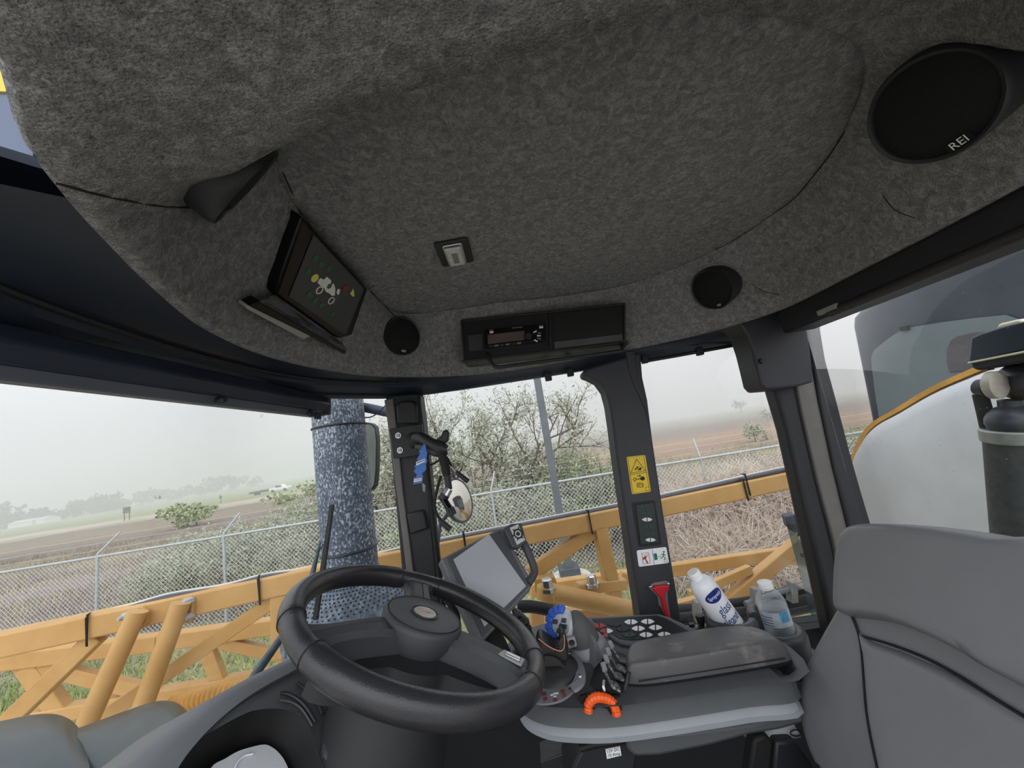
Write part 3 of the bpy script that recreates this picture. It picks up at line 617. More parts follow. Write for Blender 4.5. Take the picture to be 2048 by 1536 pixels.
for i in range(40):
    x = -.062+.487*i/39; ys_ = []
    for p, q in zip(ol, ol[1:]+ol[:1]):
        if (p.x-x)*(q.x-x) <= 0 and abs(q.x-p.x) > 1e-6: ys_.append(p.y+(q.y-p.y)*(x-p.x)/(q.x-p.x))
    rows.append([V((x, min(ys_)+(max(ys_)-min(ys_))*j/12, ztop(x, min(ys_)+(max(ys_)-min(ys_))*j/12)+.0006)) for j in range(13)])
mb.loft(rows).build('top_deck', cons, t_, ang=60)
# armrest pad
pl = [V((x, y, -.523)) for x, y in [(.148, .846), (.140, .858), (.150, .895), (.168, .920), (.21, .930), (.32, .935), (.40, .932), (.45, .918), (.474, .89), (.476, .86), (.466, .842), (.34, .837), (.20, .838)]]
pd = MB().pillow(smooth_loop(pl, 4), UPZ, .040, .016, .004, .004).build('armrest_pad', padm, t_, ang=70)
MB().rings([[V((p.x, p.y, -.528)) for p in smooth_loop(pl, 4)], [V((p.x, p.y-.003 if p.y < .88 else p.y, -.521)) for p in smooth_loop(pl, 4)]]).build('pad_base', dashd, t_)
MB().tube([V((x, .8365, -.512)) for x in (.16, .25, .33, .40, .46)], .0012, 6).build('pad_seam', seamm, pd)
# raised fore deck and joystick base
deck = [T(*q) for q in [(1128, 1302), (1165, 1296), (1200, 1262), (1228, 1258), (1270, 1292), (1262, 1312), (1256, 1392), (1200, 1396), (1150, 1412), (1130, 1400)]]
well = [T(*q, .0015) for q in [(1204, 1304), (1214, 1299), (1248, 1308), (1262, 1322), (1262, 1334), (1252, 1376), (1246, 1386), (1196, 1378), (1183, 1372), (1181, 1362)]]
MB().slab(smooth_loop(well, 2), UPZ*.001).build('lever_well', mat('well_black', (9, 9, 10), .7, n=(9, .1)), t_)
MB().slab([T(*q, .002) for q in [(1262, 1318), (1267, 1322), (1254, 1387), (1247, 1385)]], UPZ*.004).build('well_edge', black, t_, bevel=.001)
pat = mat('paddle_marking', (58, 58, 60), .3, n=(160, .3, .52, .62), col2=(150, 150, 150), spec=.6)
tops = [(1222, 1287), (1217, 1301), (1213, 1315), (1208, 1331)]; bots = [(1257, 1321), (1252, 1337), (1247, 1353), (1240, 1373)]
for (ax_, ay), (bx_, by) in zip(tops, bots):
    b0 = T(bx_, by, .006); y = b0.y; a0 = Yp(ax_, ay, y+.002); md0 = a0.lerp(b0, .62)+V((-.006, 0, -.006)); hw = V((0, .0105, 0))
    pr = [a0, md0, b0]
    pd_ = MB()
    path = [a0, md0, b0]; nrm_ = V((.55, 0, .83))
    pd_.rings([[p-hw, p+hw, p+hw-nrm_*.006, p-hw-nrm_*.006] for p in path]).build('paddle', pat, t_, ang=25, bevel=.0012)
    MB().slab([a0-hw+V((-.006, 0, .001)), a0+hw+V((-.006, 0, .001)), a0+hw+V((.004, 0, .002)), a0-hw+V((.004, 0, .002))], (0, 0, -.008)).build('paddle_tip', mat('paddle_tip', (120, 121, 124), .3, n=(90, .2)), t_, bevel=.0015)
MB().tube([T(1208, 1362, .004), T(1207, 1374, .012), T(1209, 1380, .004)], .0025, 8, smooth=3).build('pale_stop', white, t_)
# orange thumbwheel in the side of the console
SY = .824
W0 = Yp(1201, 1434, SY)
MB().slab([Yp(a, b_, SY-.003) for a, b_ in [(1160, 1393), (1176, 1388), (1240, 1391), (1244, 1418), (1238, 1430), (1222, 1430), (1214, 1418), (1196, 1414), (1180, 1424), (1168, 1422), (1162, 1412)]], (0, .004, 0)).build('wheel_recess', MATS['well_black'], t_)
arc = [Yp(a, b_, SY-.010) for a, b_ in [(1176, 1422), (1177, 1410), (1183, 1400), (1193, 1395), (1205, 1395), (1217, 1399), (1226, 1407), (1231, 1418), (1233, 1428)]]
pa, _ = catmull(arc, 6)
MB().tube(pa, [.0085+.0010*(i % 3 == 0) for i in range(len(pa))], 10).build('thumbwheel', orange, t_, ang=20)
MB().slab([Yp(a, b_, SY-.02) for a, b_ in [(1222, 1412), (1230, 1402), (1236, 1424), (1232, 1430), (1224, 1424)]], (0, .014, 0)).build('wheel_pointer', orange, t_, bevel=.002)
# joystick base plate and ring
J0 = T(1108, 1346)
MB().slab(smooth_loop([T(*q, -.001) for q in [(1072, 1350), (1100, 1330), (1140, 1336), (1156, 1362), (1150, 1384), (1125, 1404), (1090, 1412), (1066, 1406), (1060, 1380)]], 4), UPZ*.004).build('joystick_plate', mat('plate_grey', (112, 114, 118), .55, n=(8, .06)), t_, bevel=.001)
og = [(1136, 1304), (1154, 1314), (1167, 1334), (1172, 1354), (1168, 1372), (1150, 1386), (1140, 1374)]
ig = [(1138, 1376), (1148, 1366), (1153, 1350), (1150, 1334), (1143, 1322), (1133, 1313)]
MB().slab(catmull([T(*q, .004) for q in og], 4)[0]+catmull([T(*q, .004) for q in ig], 4)[0], UPZ*.006).build('shift_gate', mat('gate_grey', (128, 130, 135), .5, n=(8, .06)), t_, bevel=.001)
for q in ((1137, 1305), (1160, 1352)):
    MB().lathe(T(*q, .010), UPZ, [(.0001, 0), (.0055, 0), (.005, .0015), (.0022, .0018), (.0020, 0), (.0001, 0)], 18).build('screw', silver, t_)
for dx, dy in ((-22, -2), (-20, 8), (15, -8), (18, 0), (0, 10)):
    MB().slab([T(1110+dx+a, 1390+dy+b_, .0036) for a, b_ in ((-4, -3), (4, -4), (5, 2), (-3, 4))], UPZ*.0003).build('red_mark', mat('dim_red_mark', (120, 46, 48), .5, n=(30, .1)), t_)
for a0, b0, w in ((1104, 1390, 3), (1112, 1387, 5), (1110, 1393, 3)):
    MB().slab([T(a0+a, b0+b_, .0036) for a, b_ in ((-w, -1), (w, -2), (w, 1), (-w, 2))], UPZ*.0004).build('white_mark', white, t_)
# joystick: boot, cup shaped stick, palm grip with blue buttons
js = MB().lathe(J0, (-.05, -.05, 1), [(.0001, -.002), (.058, -.002), (.054, .010), (.044, .016), (.038, .022), (.030, .027), (.0001, .028)], 32).build('joystick', mat('stick_black', (38, 38, 39), .5, n=(9, .1)), t_, ang=70)
YJ = .905
q_ = lambda x, y, d=0: Yp(x, y, YJ+d)
cup = [(1082, 1272), (1090, 1276), (1100, 1284), (1112, 1290), (1120, 1286), (1120, 1268), (1124, 1260), (1131, 1268), (1136, 1290), (1138, 1320), (1134, 1345), (1085, 1345), (1076, 1320), (1073, 1295), (1076, 1276)]
mb = MB(); lp = smooth_loop([q_(*k) for k in cup], 3)
mb.pillow(lp, (0, -1, 0), .022, .010, .032); mb.build('cup_grip', mat('stick_black'), js, ang=70)
MB().tube([q_(*k, -.023) for k in [(1077, 1277), (1084, 1283), (1096, 1292), (1112, 1300), (1124, 1301), (1129, 1290), (1128, 1270)]], .0013, 6, smooth=4).build('orange_piping', mat('piping', (190, 132, 96), .5, n=(30, .1)), js)
MB().tube([T(1100, 1350, .01), q_(1105, 1330), q_(1107, 1310)], [.036, .031, .027], 20, smooth=3).build('stick_neck', MATS['stick_black'], js)
# palm grip
gy = .955
g_ = lambda x, y, d=0: Yp(x, y, gy+d)
c0, c1 = g_(1170, 1282), g_(1148, 1222)
axz = (c1-c0); L_ = axz.length; az = axz.normalized()
sx = az.cross(V((0, 1, 0))).normalized(); sy = az.cross(sx)
mb = MB(); rg = []
for h, r, k, off in ((-.02, .036, .034, 0), (0, .0365, .036, 0), (.012, .0355, .036, .001), (.03, .033, .035, .003), (.045, .029, .032, .004), (.060, .0225, .026, .004), (.070, .0145, .018, .003), (.0755, .006, .008, .002), (.0765, .001, .001, .002)):
    rg.append([c0+az*h*L_/.0765+sx*(math.cos(j*math.tau/28)*r+off)+sy*math.sin(j*math.tau/28)*k for j in range(28)])
mb.rings(rg); pg = mb.build('palm_grip', mat('grip_soft', (78, 78, 79), .7, n=(9, .08), bump=(600, .2, .0006)), t_, ang=80)
MB().rings([[c0+az*h+sx*math.cos(j*math.tau/28)*r+sy*math.sin(j*math.tau/28)*r for j in range(28)] for h, r in ((-.03, .045), (-.012, .043), (-.004, .0395), (.002, .0385), (.002, .034))]).build('grip_collar', mat('collar_grey', (138, 140, 145), .45, n=(12, .06)), pg, ang=40)
MB().tube([T(1160, 1310, 0), c0-az*.03, c0-az*.015], [.062, .050, .044], 28, smooth=4).build('grip_base', mat('plate_grey'), pg, ang=70)
MB().slab([g_(*k, -.040) for k in [(1128, 1278), (1150, 1274), (1156, 1294), (1134, 1300)]], (0, .02, 0)).build('grip_plate', mat('collar_grey'), pg, bevel=.004)
MB().lathe(g_(1144, 1286, -.043), (0, -1, 0), [(.0001, 0), (.0065, 0), (.0055, .003), (.0001, .002)], 18).build('set_screw', black, pg)
fc = g_(1119, 1248, -.008); fnn = V((-.55, -.62, .56)).normalized()
fu = (RC-fnn*RC.dot(fnn)).normalized(); fv = fnn.cross(fu)
MB().lathe(fc-fnn*.03, fnn, [(.0001, -.02), (.030, -.02), (.034, .016), (.033, .024), (.029, .029), (.0001, .031)], 32).build('button_face', mat('face_silver', (176, 180, 186), .35, .2, n=(20, .12)), pg, ang=40)
for i, a in enumerate((70, 98, 126, 154, 182, 208, 232)):
    a = math.radians(a); o = fc+fu*math.cos(a)*.030+fv*math.sin(a)*.030-fnn*.004; rd = (fu*math.cos(a)+fv*math.sin(a)); tg = fnn.cross(rd)
    MB().slab([o+rd*p+tg*k for p, k in ((-.009, -.0055), (.006, -.0078), (.010, -.004), (.010, .004), (.006, .0078), (-.009, .0055))], fnn*.010).build('blue_button', blue, pg, bevel=.002)
for a, r in ((20, .014), (-30, .016), (150, .012), (-100, .014)):
    a = math.radians(a); o = fc+fu*math.cos(a)*r+fv*math.sin(a)*r+fnn*.0005
    MB().slab([o+fu*p+fv*k for p, k in ((-.008, -.003), (.005, -.006), (.008, .003), (-.004, .006))], fnn*.0025).build('dark_button', mat('btn_dark', (52, 54, 58), .4, n=(40, .1)), pg, bevel=.001)
# keypad wing behind
kn = V((-.05, -.30, .95)).normalized(); KO = Zp(1300, 1255, -.505)
K = lambda x, y, e=0: Pp(x, y, KO, kn)+kn*e
MB().slab([K(*q) for q in [(1166, 1238), (1180, 1233), (1318, 1227), (1336, 1232), (1420, 1272), (1400, 1284), (1262, 1290), (1240, 1286)]], -kn*.03).build('keypad_wing', mat('wing_grey', (90, 93, 98), .5, n=(8, .06)), t_, bevel=.004)
MB().slab([K(*q, .0008) for q in [(1184, 1239), (1314, 1232), (1332, 1238), (1394, 1272), (1262, 1281), (1238, 1278)]], kn*.0008).build('keypad', mat('keypad_black', (22, 24, 27), .4, n=(8, .1)), t_)
def eye(cx, cy, m1, m2, parent, fr, sc_=1.0, gap=1.2, nrm=kn, nm='key'):
    for sgn, m_ in ((-1, m1), (1, m2)):
        if m_ is None: continue
        pp = [(sgn*gap, -4.6), (sgn*6, -3.8), (sgn*11, -1.4), (sgn*13.5, .6), (sgn*10, 3.0), (sgn*6, 4.6), (sgn*gap, 5.2)]
        MB().slab([fr(cx+a*sc_, cy+b_*sc_) for a, b_ in pp], nrm*.0012).build(nm, m_, parent)
kf = lambda x, y: K(x, y, .0018)
wk = mat('key_white', (214, 216, 218), .5, n=(330, .35, .62, .70), col2=(60, 60, 60)); rk = mat('key_red', (150, 62, 56), .5, n=(90, .2)); dk = mat('key_dark', (38, 40, 44), .5, n=(30, .1)); gk = mat('key_green', (44, 66, 52), .5, n=(30, .1))
for q in ((800, 215), (910, 212), (848, 258), (962, 252), (900, 300), (1020, 298)): eye(1020+q[0]/3.303, 1180+q[1]/3.303, wk, wk, t_, kf)
eye(1198.6, 1252.7, rk, rk, t_, kf); eye(1213, 1263, rk, wk, t_, kf); eye(1217, 1272, rk, None, t_, kf)
for q in ((690, 230), (745, 262)): eye(1020+q[0]/3.303, 1180+q[1]/3.303, dk, dk, t_, kf)
eye(1259, 1271, gk, gk, t_, kf)
# underside cover, cables and label beneath the console
MB().slab([Yp(a, b_, .86) for a, b_ in [(1256, 1470), (1380, 1462), (1500, 1446), (1640, 1412), (1640, 1440), (1560, 1462), (1500, 1472), (1420, 1494), (1320, 1514), (1270, 1516), (1254, 1502)]], (0, .14, 0)).build('under_cover', cons, t_, bevel=.008)
u_ = thing('wiring_box', 'black socket box with a white label under the console', 'box', Yp(1200, 1530, .92))
MB().slab([Yp(a, b_, .90) for a, b_ in [(1148, 1530), (1165, 1496), (1180, 1484), (1262, 1478), (1276, 1512), (1266, 1560), (1130, 1570)]], (0, .10, 0)).build('housing', black, u_, bevel=.006)
lb = MB().slab([Yp(a, b_, .897) for a, b_ in [(1211, 1499), (1240, 1493), (1243, 1511), (1214, 1518)]], (0, .002, 0)).build('label', white, u_)
ud = (Yp(1240, 1493, .897)-Yp(1211, 1499, .897)); vd = (Yp(1211, 1499, .897)-Yp(1214, 1518, .897))
text('lettering', '12V DC\n10 Amp', Yp(1227, 1505, .8965), ud, vd, .0085, blackink, lb, .0002)
for k in range(3):
    MB().tube([Yp(1160+k*14, 1496-k*3, .885), Yp(1190+k*12, 1488-k*3, .882), Yp(1222+k*10, 1484-k*2, .882), Yp(1252, 1480-k*2, .89)], [.0075, .0065, .0075, .0065], 8, smooth=8).build('corrugated_cable', rubber, u_)
MB().slab([Yp(a, b_, 1.0) for a, b_ in [(1080, 1524), (1145, 1500), (1160, 1540), (1085, 1560)]], (0, .06, 0)).build('side_bracket', mat('bracket_black', (40, 41, 43), .5, n=(8, .1)), u_, bevel=.003)

# ================================================================ CUP HOLDERS, CAN, BOTTLE, KNOB
t_ = thing('cup_holder', 'black double cup holder with two open rings behind the armrest', 'cup holder', (.46, 1.01, -.58))
def cring(o, r, a0, a1, h, w, nm, par, ref=(1, 0, 0)):
    ar = [math.radians(a0+(a1-a0)*i/30) for i in range(31)]
    mb = MB(); rows = []
    pr_ = [(-w*.5, 0), (-w*.5, h-.012), (-w*.42, h-.004), (-w*.2, h), (w*.2, h), (w*.42, h-.004), (w*.5, h-.012), (w*.5, 0)]
    mb.rings([[V(o)+V((math.cos(a)*(r+x), math.sin(a)*(r+x), z)) for x, z in pr_] for a in ar]); return mb.build(nm, par_m, par, ang=60)
par_m = mat('holder_black', (58, 60, 64), .42, n=(9, .1), bump=(500, .2, .0006))
H1 = V((.442, 1.0, -.60)); H2 = V((.548, 1.0, -.605))
cring(H1, .047, 60, 330, .100, .022, 'ring', t_)
cring(H2, .046, -150, 75, .062, .026, 'ring', t_); cring(H2, .046, 115, 178, .104, .024, 'ring', t_)
MB().box((.37, .95, -.635), (.63, 1.07, -.605)).build('tray', par_m, t_, bevel=.006)
# knob and switch block
t_ = thing('pull_switch', 'small black pull knob on a switch block beside the cup holder', 'switch', Yp(1405, 1262, 1.06))
o = Yp(1405, 1258, 1.06)
MB().slab([Zp(a, b_, o.z) for a, b_ in [(1376, 1250), (1418, 1244), (1424, 1262), (1386, 1268)]], (0, 0, -.04)).build('block', mat('wing_grey'), t_, bevel=.003)
MB().lathe(o, UPZ, [(.0001, 0), (.013, 0), (.012, .006), (.007, .008), (.007, .012), (.009, .016), (.0115, .03), (.0105, .034), (.0001, .035)], 22).build('knob', black, t_)
MB().lathe(o, UPZ, [(.0001, .0), (.016, 0), (.015, .004), (.0001, .004)], 22).build('nut', alum, t_)
for a, b_ in ((1381, 1252), (1390, 1262)): MB().slab([Zp(a+x, b_+y, o.z+.001) for x, y in ((-4, -2), (7, -4), (9, 1), (-1, 3))], UPZ*.006).build('rocker', black, t_, bevel=.001)

# spray can leaning in the left ring
CA0 = Yp(1490, 1290, 1.0); CA1 = Yp(1385, 1143, 1.0)
ca = (CA1-CA0).normalized(); CL = (CA1-CA0).length
t_ = thing('spray_can', 'white and blue glass cleaner spray can leaning in the cup holder', 'spray can', CA0)
r = .0315
canw = mat('can_white', (222, 226, 230), .3, n=(20, .04)); canb = mat('can_blue', (40, 128, 206), .3, n=(20, .08))
hh = lambda f_: CL*f_
MB().lathe(CA0, ca, [(.0001, 0), (r*.94, 0), (r, .004), (r, hh(.27))], 40).build('blue_band', canb, t_)
MB().lathe(CA0, ca, [(r, hh(.27)), (r, hh(.77)), (r*.97, hh(.81)), (r*.86, hh(.855)), (r*.66, hh(.895)), (r*.50, hh(.91))], 40).build('body', canw, t_)
MB().lathe(CA0, ca, [(r*.46, hh(.89)), (r*.50, hh(.895)), (r*.50, hh(.985)), (r*.45, hh(1.0)), (.0001, hh(1.0))], 32).build('cap', white, t_)
cv = -(CA0+ca*CL*.5); cv = (cv-ca*cv.dot(ca)).normalized(); cs = ca.cross(cv)*1.0
if cs.dot(RC) < 0: cs = -cs
def onc(a, h, e=.0006): return CA0+ca*(CL*h)+cv*math.cos(a)*(r+e)+cs*math.sin(a)*(r+e)
def wrap_text(name, s, a_c, h_c, size, m, parent, condense=1.0):
    vs_, fs = text_mesh(s, size); mb = MB()
    mb.add([onc(a_c+p.x*condense/r, h_c+p.y/CL) for p in vs_], fs); return mb.build(name, m, parent, smooth=False)
inkb = mat('ink_navy', (28, 44, 120), .35, n=(30, .05))
ov = [(math.cos(i*math.tau/28)*.80+.30, math.sin(i*math.tau/28)*.066+.715) for i in range(28)]
MB().rings([[onc(.30+(a-.30)*k, .715+(h-.715)*k, .0006) for a, h in ov] for k in (.05, .25, .5, .75, 1)], cap=False).build('logo_oval', inkb, t_)
def wt2(*a, **k):
    global onc
    o_ = onc; onc = lambda a_, h_, e=.0012: o_(a_, h_, .0012); q = wrap_text(*a, **k); onc = o_; return q
wt2('logo_lettering', 'Sprayway', .30, .715, .0125, white, t_, condense=.78)
wt2('lettering', 'glass', .42, .54, .030, inkb, t_, condense=.66); wt2('lettering', 'cleaner', .42, .40, .030, inkb, t_, condense=.60)

# water bottle
BA0 = Yp(1572, 1296, 1.0); BA1 = Yp(1528, 1163, 1.0); ba = (BA1-BA0).normalized(); BL = (BA1-BA0).length
t_ = thing('water_bottle', 'clear plastic water bottle with white cap in the right cup ring', 'bottle', BA0)
def plastic_mat(name, base, edge, col):
    m = bpy.data.materials.new(name); m.use_nodes = True; t = m.node_tree; t.nodes.clear()
    o = t.nodes.new('ShaderNodeOutputMaterial'); tr = t.nodes.new('ShaderNodeBsdfTransparent'); tr.inputs[0].default_value = (.97, .98, .99, 1)
    df = t.nodes.new('ShaderNodeBsdfPrincipled'); df.inputs['Base Color'].default_value = (*col, 1); df.inputs['Roughness'].default_value = .08
    lw = t.nodes.new('ShaderNodeLayerWeight'); lw.inputs[0].default_value = .35; mx = t.nodes.new('ShaderNodeMixShader')
    t.links.new(math_(t, 'ADD', math_(t, 'MULTIPLY', lw.outputs['Facing'], edge), base), mx.inputs[0]); t.links.new(tr.outputs[0], mx.inputs[1]); t.links.new(df.outputs[0], mx.inputs[2]); t.links.new(mx.outputs[0], o.inputs[0]); return m
pet = plastic_mat('clear_pet', .04, .45, (.85, .88, .90))
br = .0325; pf = [(br*.9, 0), (br, .006)]
for i in range(8): z = .012+i*.0095; pf += [(br, z), (br*.955, z+.0035), (br, z+.007)]
pf += [(br, BL*.52), (br, BL*.68), (br*.94, BL*.74), (br*.74, BL*.83), (br*.48, BL*.90), (br*.42, BL*.915), (br*.42, BL*.955)]
MB().lathe(BA0, ba, pf, 36).build('body', pet, t_, ang=50)
wat = plastic_mat('water_clear', .07, .3, (.62, .68, .72))
MB().lathe(BA0, ba, [(.0001, .004), (br*.88, .004)]+[(x-.0022, z) for x, z in pf[2:26]]+[(br*.93, BL*.64), (.0001, BL*.64)], 30).build('water', wat, t_, ang=50)
MB().lathe(BA0, ba, [(br*.46, BL*.925), (br*.5, BL*.93), (br*.5, BL*.992), (br*.45, BL), (.0001, BL)], 28).build('cap', white, t_)
MB().lathe(BA0, ba, [(br*.44, BL*.905), (br*.52, BL*.908), (br*.52, BL*.918), (br*.44, BL*.92)], 28).build('neck_ring', white, t_)
bv = -(BA0+ba*.1); bv = (bv-ba*bv.dot(ba)).normalized(); bs = ba.cross(bv); bs = bs if bs.dot(RC) > 0 else -bs
lab = mat('bottle_label', (196, 206, 214), .3, n=(120, .12)); tt, bb_ = nodes(lab); bb_.inputs['Alpha'].default_value = .6
def lab_patch(a0, a1, h0, h1, m_, nm, e=.0006, par=None):
    rows = [[BA0+ba*(BL*h)+bv*math.cos(a)*(br+e)+bs*math.sin(a)*(br+e) for a in [a0+(a1-a0)*i/12 for i in range(13)]] for h in (h0, h1)]
    return MB().loft(rows).build(nm, m_, par)
lb = lab_patch(-1.3, 1.3, .40, .62, lab, 'label', par=t_)
lab_patch(.28, .95, .47, .62, mat('label_blue', (84, 150, 190), .35, n=(200, .3)), 'label_print', .0011, lb)
for k in range(4): lab_patch(-1.0, -.25, .42+k*.04, .435+k*.04, mat('label_ink', (96, 110, 130), .4, n=(300, .3)), 'label_print', .0011, lb)

# ================================================================ SEAT
sv = V((.351, 0, .936)).normalized(); su = V((0, -1, 0)); sn = su.cross(sv).normalized()   # sn faces the driver side (-X)
SO = V((.66, .68, -.28))*.93
S_ = lambda x, y, e=0: Pp(x, y, SO, sn)+sn*e
t_ = thing('driver_seat', 'grey vinyl driver seat backrest with a padded upper cushion', 'seat', V((.45, .62, -1.1)))
def Suv(p): d = p-SO; return d.dot(su), d.dot(sv)
def Sat(u, v, e=0): return SO+su*u+sv*v+sn*e
low = [(1700, 1110), (1686, 1150), (1656, 1196), (1628, 1246), (1602, 1296), (1584, 1332), (1577, 1370), (1577, 1400), (1581, 1440), (1592, 1484), (1606, 1516), (1622, 1545)]
L = [Suv(S_(*q)) for q in low]
ucen = .06
lowl = L+[(L[-1][0]+.03, L[-1][1]-.12), (ucen, L[-1][1]-.16)]
full = lowl+[(2*ucen-a, b_) for a, b_ in reversed(lowl[:-1])]+[(ucen, L[0][1]+.02)]
MB().pillow(smooth_loop([Sat(a, b_, -.055) for a, b_ in full], 2), sn, .055, .045, .09, .0).build('backrest', seatm, t_, ang=80)
# centre cushion between the side bolsters
c_px = [(1722, 1262), (1730, 1300), (1735, 1360), (1740, 1420), (1750, 1480), (1764, 1545)]
Lc = [Suv(S_(*q)) for q in c_px]
lc = Lc+[(Lc[-1][0]+.03, Lc[-1][1]-.08)]
top = [Suv(S_(*q)) for q in [(2048, 1426), (1960, 1376), (1880, 1334), (1800, 1300), (1745, 1282)]]
fullc = lc+[(2*ucen-lc[-1][0], lc[-1][1])]+[(2*ucen-Lc[3][0], Lc[3][1]), (2*ucen-Lc[0][0], top[0][1]-.02)]+top
MB().pillow(smooth_loop([Sat(a, b_, -.008) for a, b_ in fullc], 2), sn, .022, .022, .02, 0).build('centre_cushion', seatm, t_, ang=80)
MB().tube([Sat(*Suv(S_(*q)), .004) for q in [(1706, 1228), (1720, 1262), (1728, 1300), (1733, 1360), (1738, 1420), (1748, 1480), (1762, 1545)]], .0024, 8, smooth=4).build('bolster_seam', seamm, t_)
MB().tube([Sat(*Suv(S_(*q)), .006) for q in [(1724, 1272), (1780, 1288), (1850, 1314), (1920, 1350), (2000, 1400), (2060, 1436)]], .0022, 8, smooth=4).build('cushion_seam', seamm, t_)
MB().tube([Sat(*Suv(S_(x+5, y)), -.018) for x, y in [(1690, 1160), (1662, 1202), (1634, 1250), (1607, 1300), (1590, 1336), (1583, 1372), (1583, 1402)]], .0014, 6, smooth=4).build('edge_piping', seatm, t_)
up = [(1689, 1218), (1688, 1170), (1691, 1120), (1697, 1084), (1706, 1064), (1724, 1052), (1760, 1049), (1820, 1050), (1900, 1056), (1980, 1066), (2048, 1077)]
Lu = [Suv(S_(*q)) for q in up]
bot = [Suv(S_(*q)) for q in [(2080, 1384), (2010, 1344), (1940, 1306), (1870, 1274), (1800, 1248), (1740, 1238), (1706, 1234)]]
uc = .085
fullu = Lu+[(2*uc-Lu[-1][0]+.12, Lu[-1][1]-.0), (2*uc-Lu[2][0]+.08, Lu[2][1]), (2*uc-Lu[0][0]+.08, bot[0][1])]+bot
MB().pillow(smooth_loop([Sat(a, b_, .0) for a, b_ in fullu], 3), sn, .040, .034, .055, 0).build('upper_cushion', seatm, t_, ang=80)
# under the seat edge
u_ = thing('seat_lever', 'black levers on a pale seat bracket under the console end', 'lever', Yp(1560, 1530, .92))
MB().slab([Yp(a, b_, .93) for a, b_ in [(1505, 1462), (1540, 1454), (1590, 1450), (1606, 1476), (1590, 1480), (1530, 1484), (1500, 1490)]], (0, .05, 0)).build('pale_bracket', mat('pale_bracket', (176, 178, 178), .4, n=(9, .15)), u_, bevel=.004)
MB().slab([Yp(a, b_, .90) for a, b_ in [(1508, 1480), (1530, 1470), (1548, 1484), (1540, 1560), (1496, 1570)]], (0, .03, 0)).build('lever', rubber, u_, bevel=.006)
MB().slab([Yp(a, b_, .91) for a, b_ in [(1552, 1484), (1590, 1482), (1625, 1530), (1640, 1580), (1545, 1570)]], (0, .03, 0)).build('lever_cover', black, u_, bevel=.006)
MB().tube(circ(Yp(1592, 1466, .925), RC, UC, .012, 20, .007), .0012, 6, closed=True).build('loop', blackink, u_)

# ================================================================ MONITOR TERMINAL
MO = Yp(970, 1170, .95); mn = V((.40, -.80, .45)).normalized()
m_ = lambda x, y, e=0: Pp(x, y, MO, mn)+mn*e
t_ = thing('monitor_terminal', 'tilted grey touchscreen terminal with keypad and side handle beside the wheel', 'monitor', m_(975, 1290))
MB().slab([m_(*q) for q in [(881, 1118), (1003, 1054), (1066, 1164), (1060, 1182), (968, 1282), (955, 1284)]], -mn*.045).build('housing', mat('monitor_case', (96, 98, 102), .5, n=(8, .06)), t_, bevel=.005)
MB().slab([m_(*q, .001) for q in [(893, 1116), (1000, 1061), (1058, 1172), (965, 1275)]], mn*.002).build('bezel', mat('monitor_bezel', (66, 68, 72), .5, n=(8, .06)), t_, bevel=.0008)
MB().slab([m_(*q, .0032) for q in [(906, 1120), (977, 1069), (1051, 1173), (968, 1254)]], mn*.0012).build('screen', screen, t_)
kp = MB().slab([m_(*q, .004) for q in [(1003, 1062), (1018, 1053), (1038, 1052), (1048, 1090), (1032, 1102), (1020, 1100)]], mn*.02).build('keypad', mat('monitor_bezel'), t_, bevel=.003)
kc = m_(1030, 1074, .0245); ku = (m_(1040, 1070)-m_(1020, 1078)).normalized(); kv = mn.cross(ku)
MB().slab([m_(*q, .0242) for q in [(1014, 1062), (1030, 1055), (1044, 1086), (1028, 1096)]], mn*.001).build('key_plate', mat('key_plate', (190, 192, 194), .4, n=(30, .08)), kp)
MB().tube(circ(kc+mn*.001, ku, kv, .011, 20), .0022, 6, closed=True).build('key_ring', black, kp)
MB().lathe(kc, mn, [(.0001, 0), (.005, 0), (.005, .002), (.0001, .002)], 14).build('key_centre', black, kp)
for k in range(6):
    a = k*math.pi/3; MB().slab([kc+ku*math.cos(a+p)*q+kv*math.sin(a+p)*q for p, q in ((-.12, .011), (.12, .011), (.1, .017), (-.1, .017))], mn*.0022).build('key_gap', black, kp)
MB().tube([m_(*q, -.004) for q in [(1044, 1082), (1052, 1092), (1062, 1115), (1069, 1134), (1069, 1146), (1062, 1158), (1056, 1166)]], [.011, .011, .010, .010, .010, .011, .012], 12, smooth=4).build('handle', mat('monitor_bezel'), t_)
st = m_(978, 1270, -.02)
pr_ = []; e_ = Yp(998, 1318, 1.0)
for i in range(7):
    p = st.lerp(e_, i/6); pr_ += [(p, .034), (p.lerp(st.lerp(e_, (i+.5)/6), .9), .028)]
MB().tube([p for p, r_ in pr_], [r_ for p, r_ in pr_], 18).build('rubber_boot', rubber, t_)
MB().tube([e_, Yp(1010, 1350, 1.02), Yp(1030, 1420, 1.02)], .026, 14).build('mounting_arm', mat('arm_grey', (130, 132, 135), .45, n=(8, .08)), t_)
MB().slab([Yp(a, b_, .97) for a, b_ in [(1022, 1216), (1040, 1226), (1058, 1244), (1062, 1262), (1080, 1300), (1068, 1312), (1044, 1282), (1030, 1250)]], (0, .02, 0)).build('hinge_plate', black, t_, bevel=.004)
for q in ((1042, 1240), (1056, 1256)): MB().lathe(Yp(*q, .968), (0, -1, 0), [(.0001, 0), (.009, 0), (.007, .006), (.0001, .007)], 16).build('hinge_bolt', rubber, t_)
t_ = thing('cable_connector', 'ribbed black cable and socket standing behind the wheel hub', 'connector', Yp(915, 1290, 1.05))
MB().tube([Yp(a, b_, 1.05) for a, b_ in [(893, 1200), (905, 1214), (914, 1230), (914, 1250), (910, 1266)]], [.008+.0015*(i % 2) for i in range(5)], 10, smooth=3).build('cable', rubber, t_)
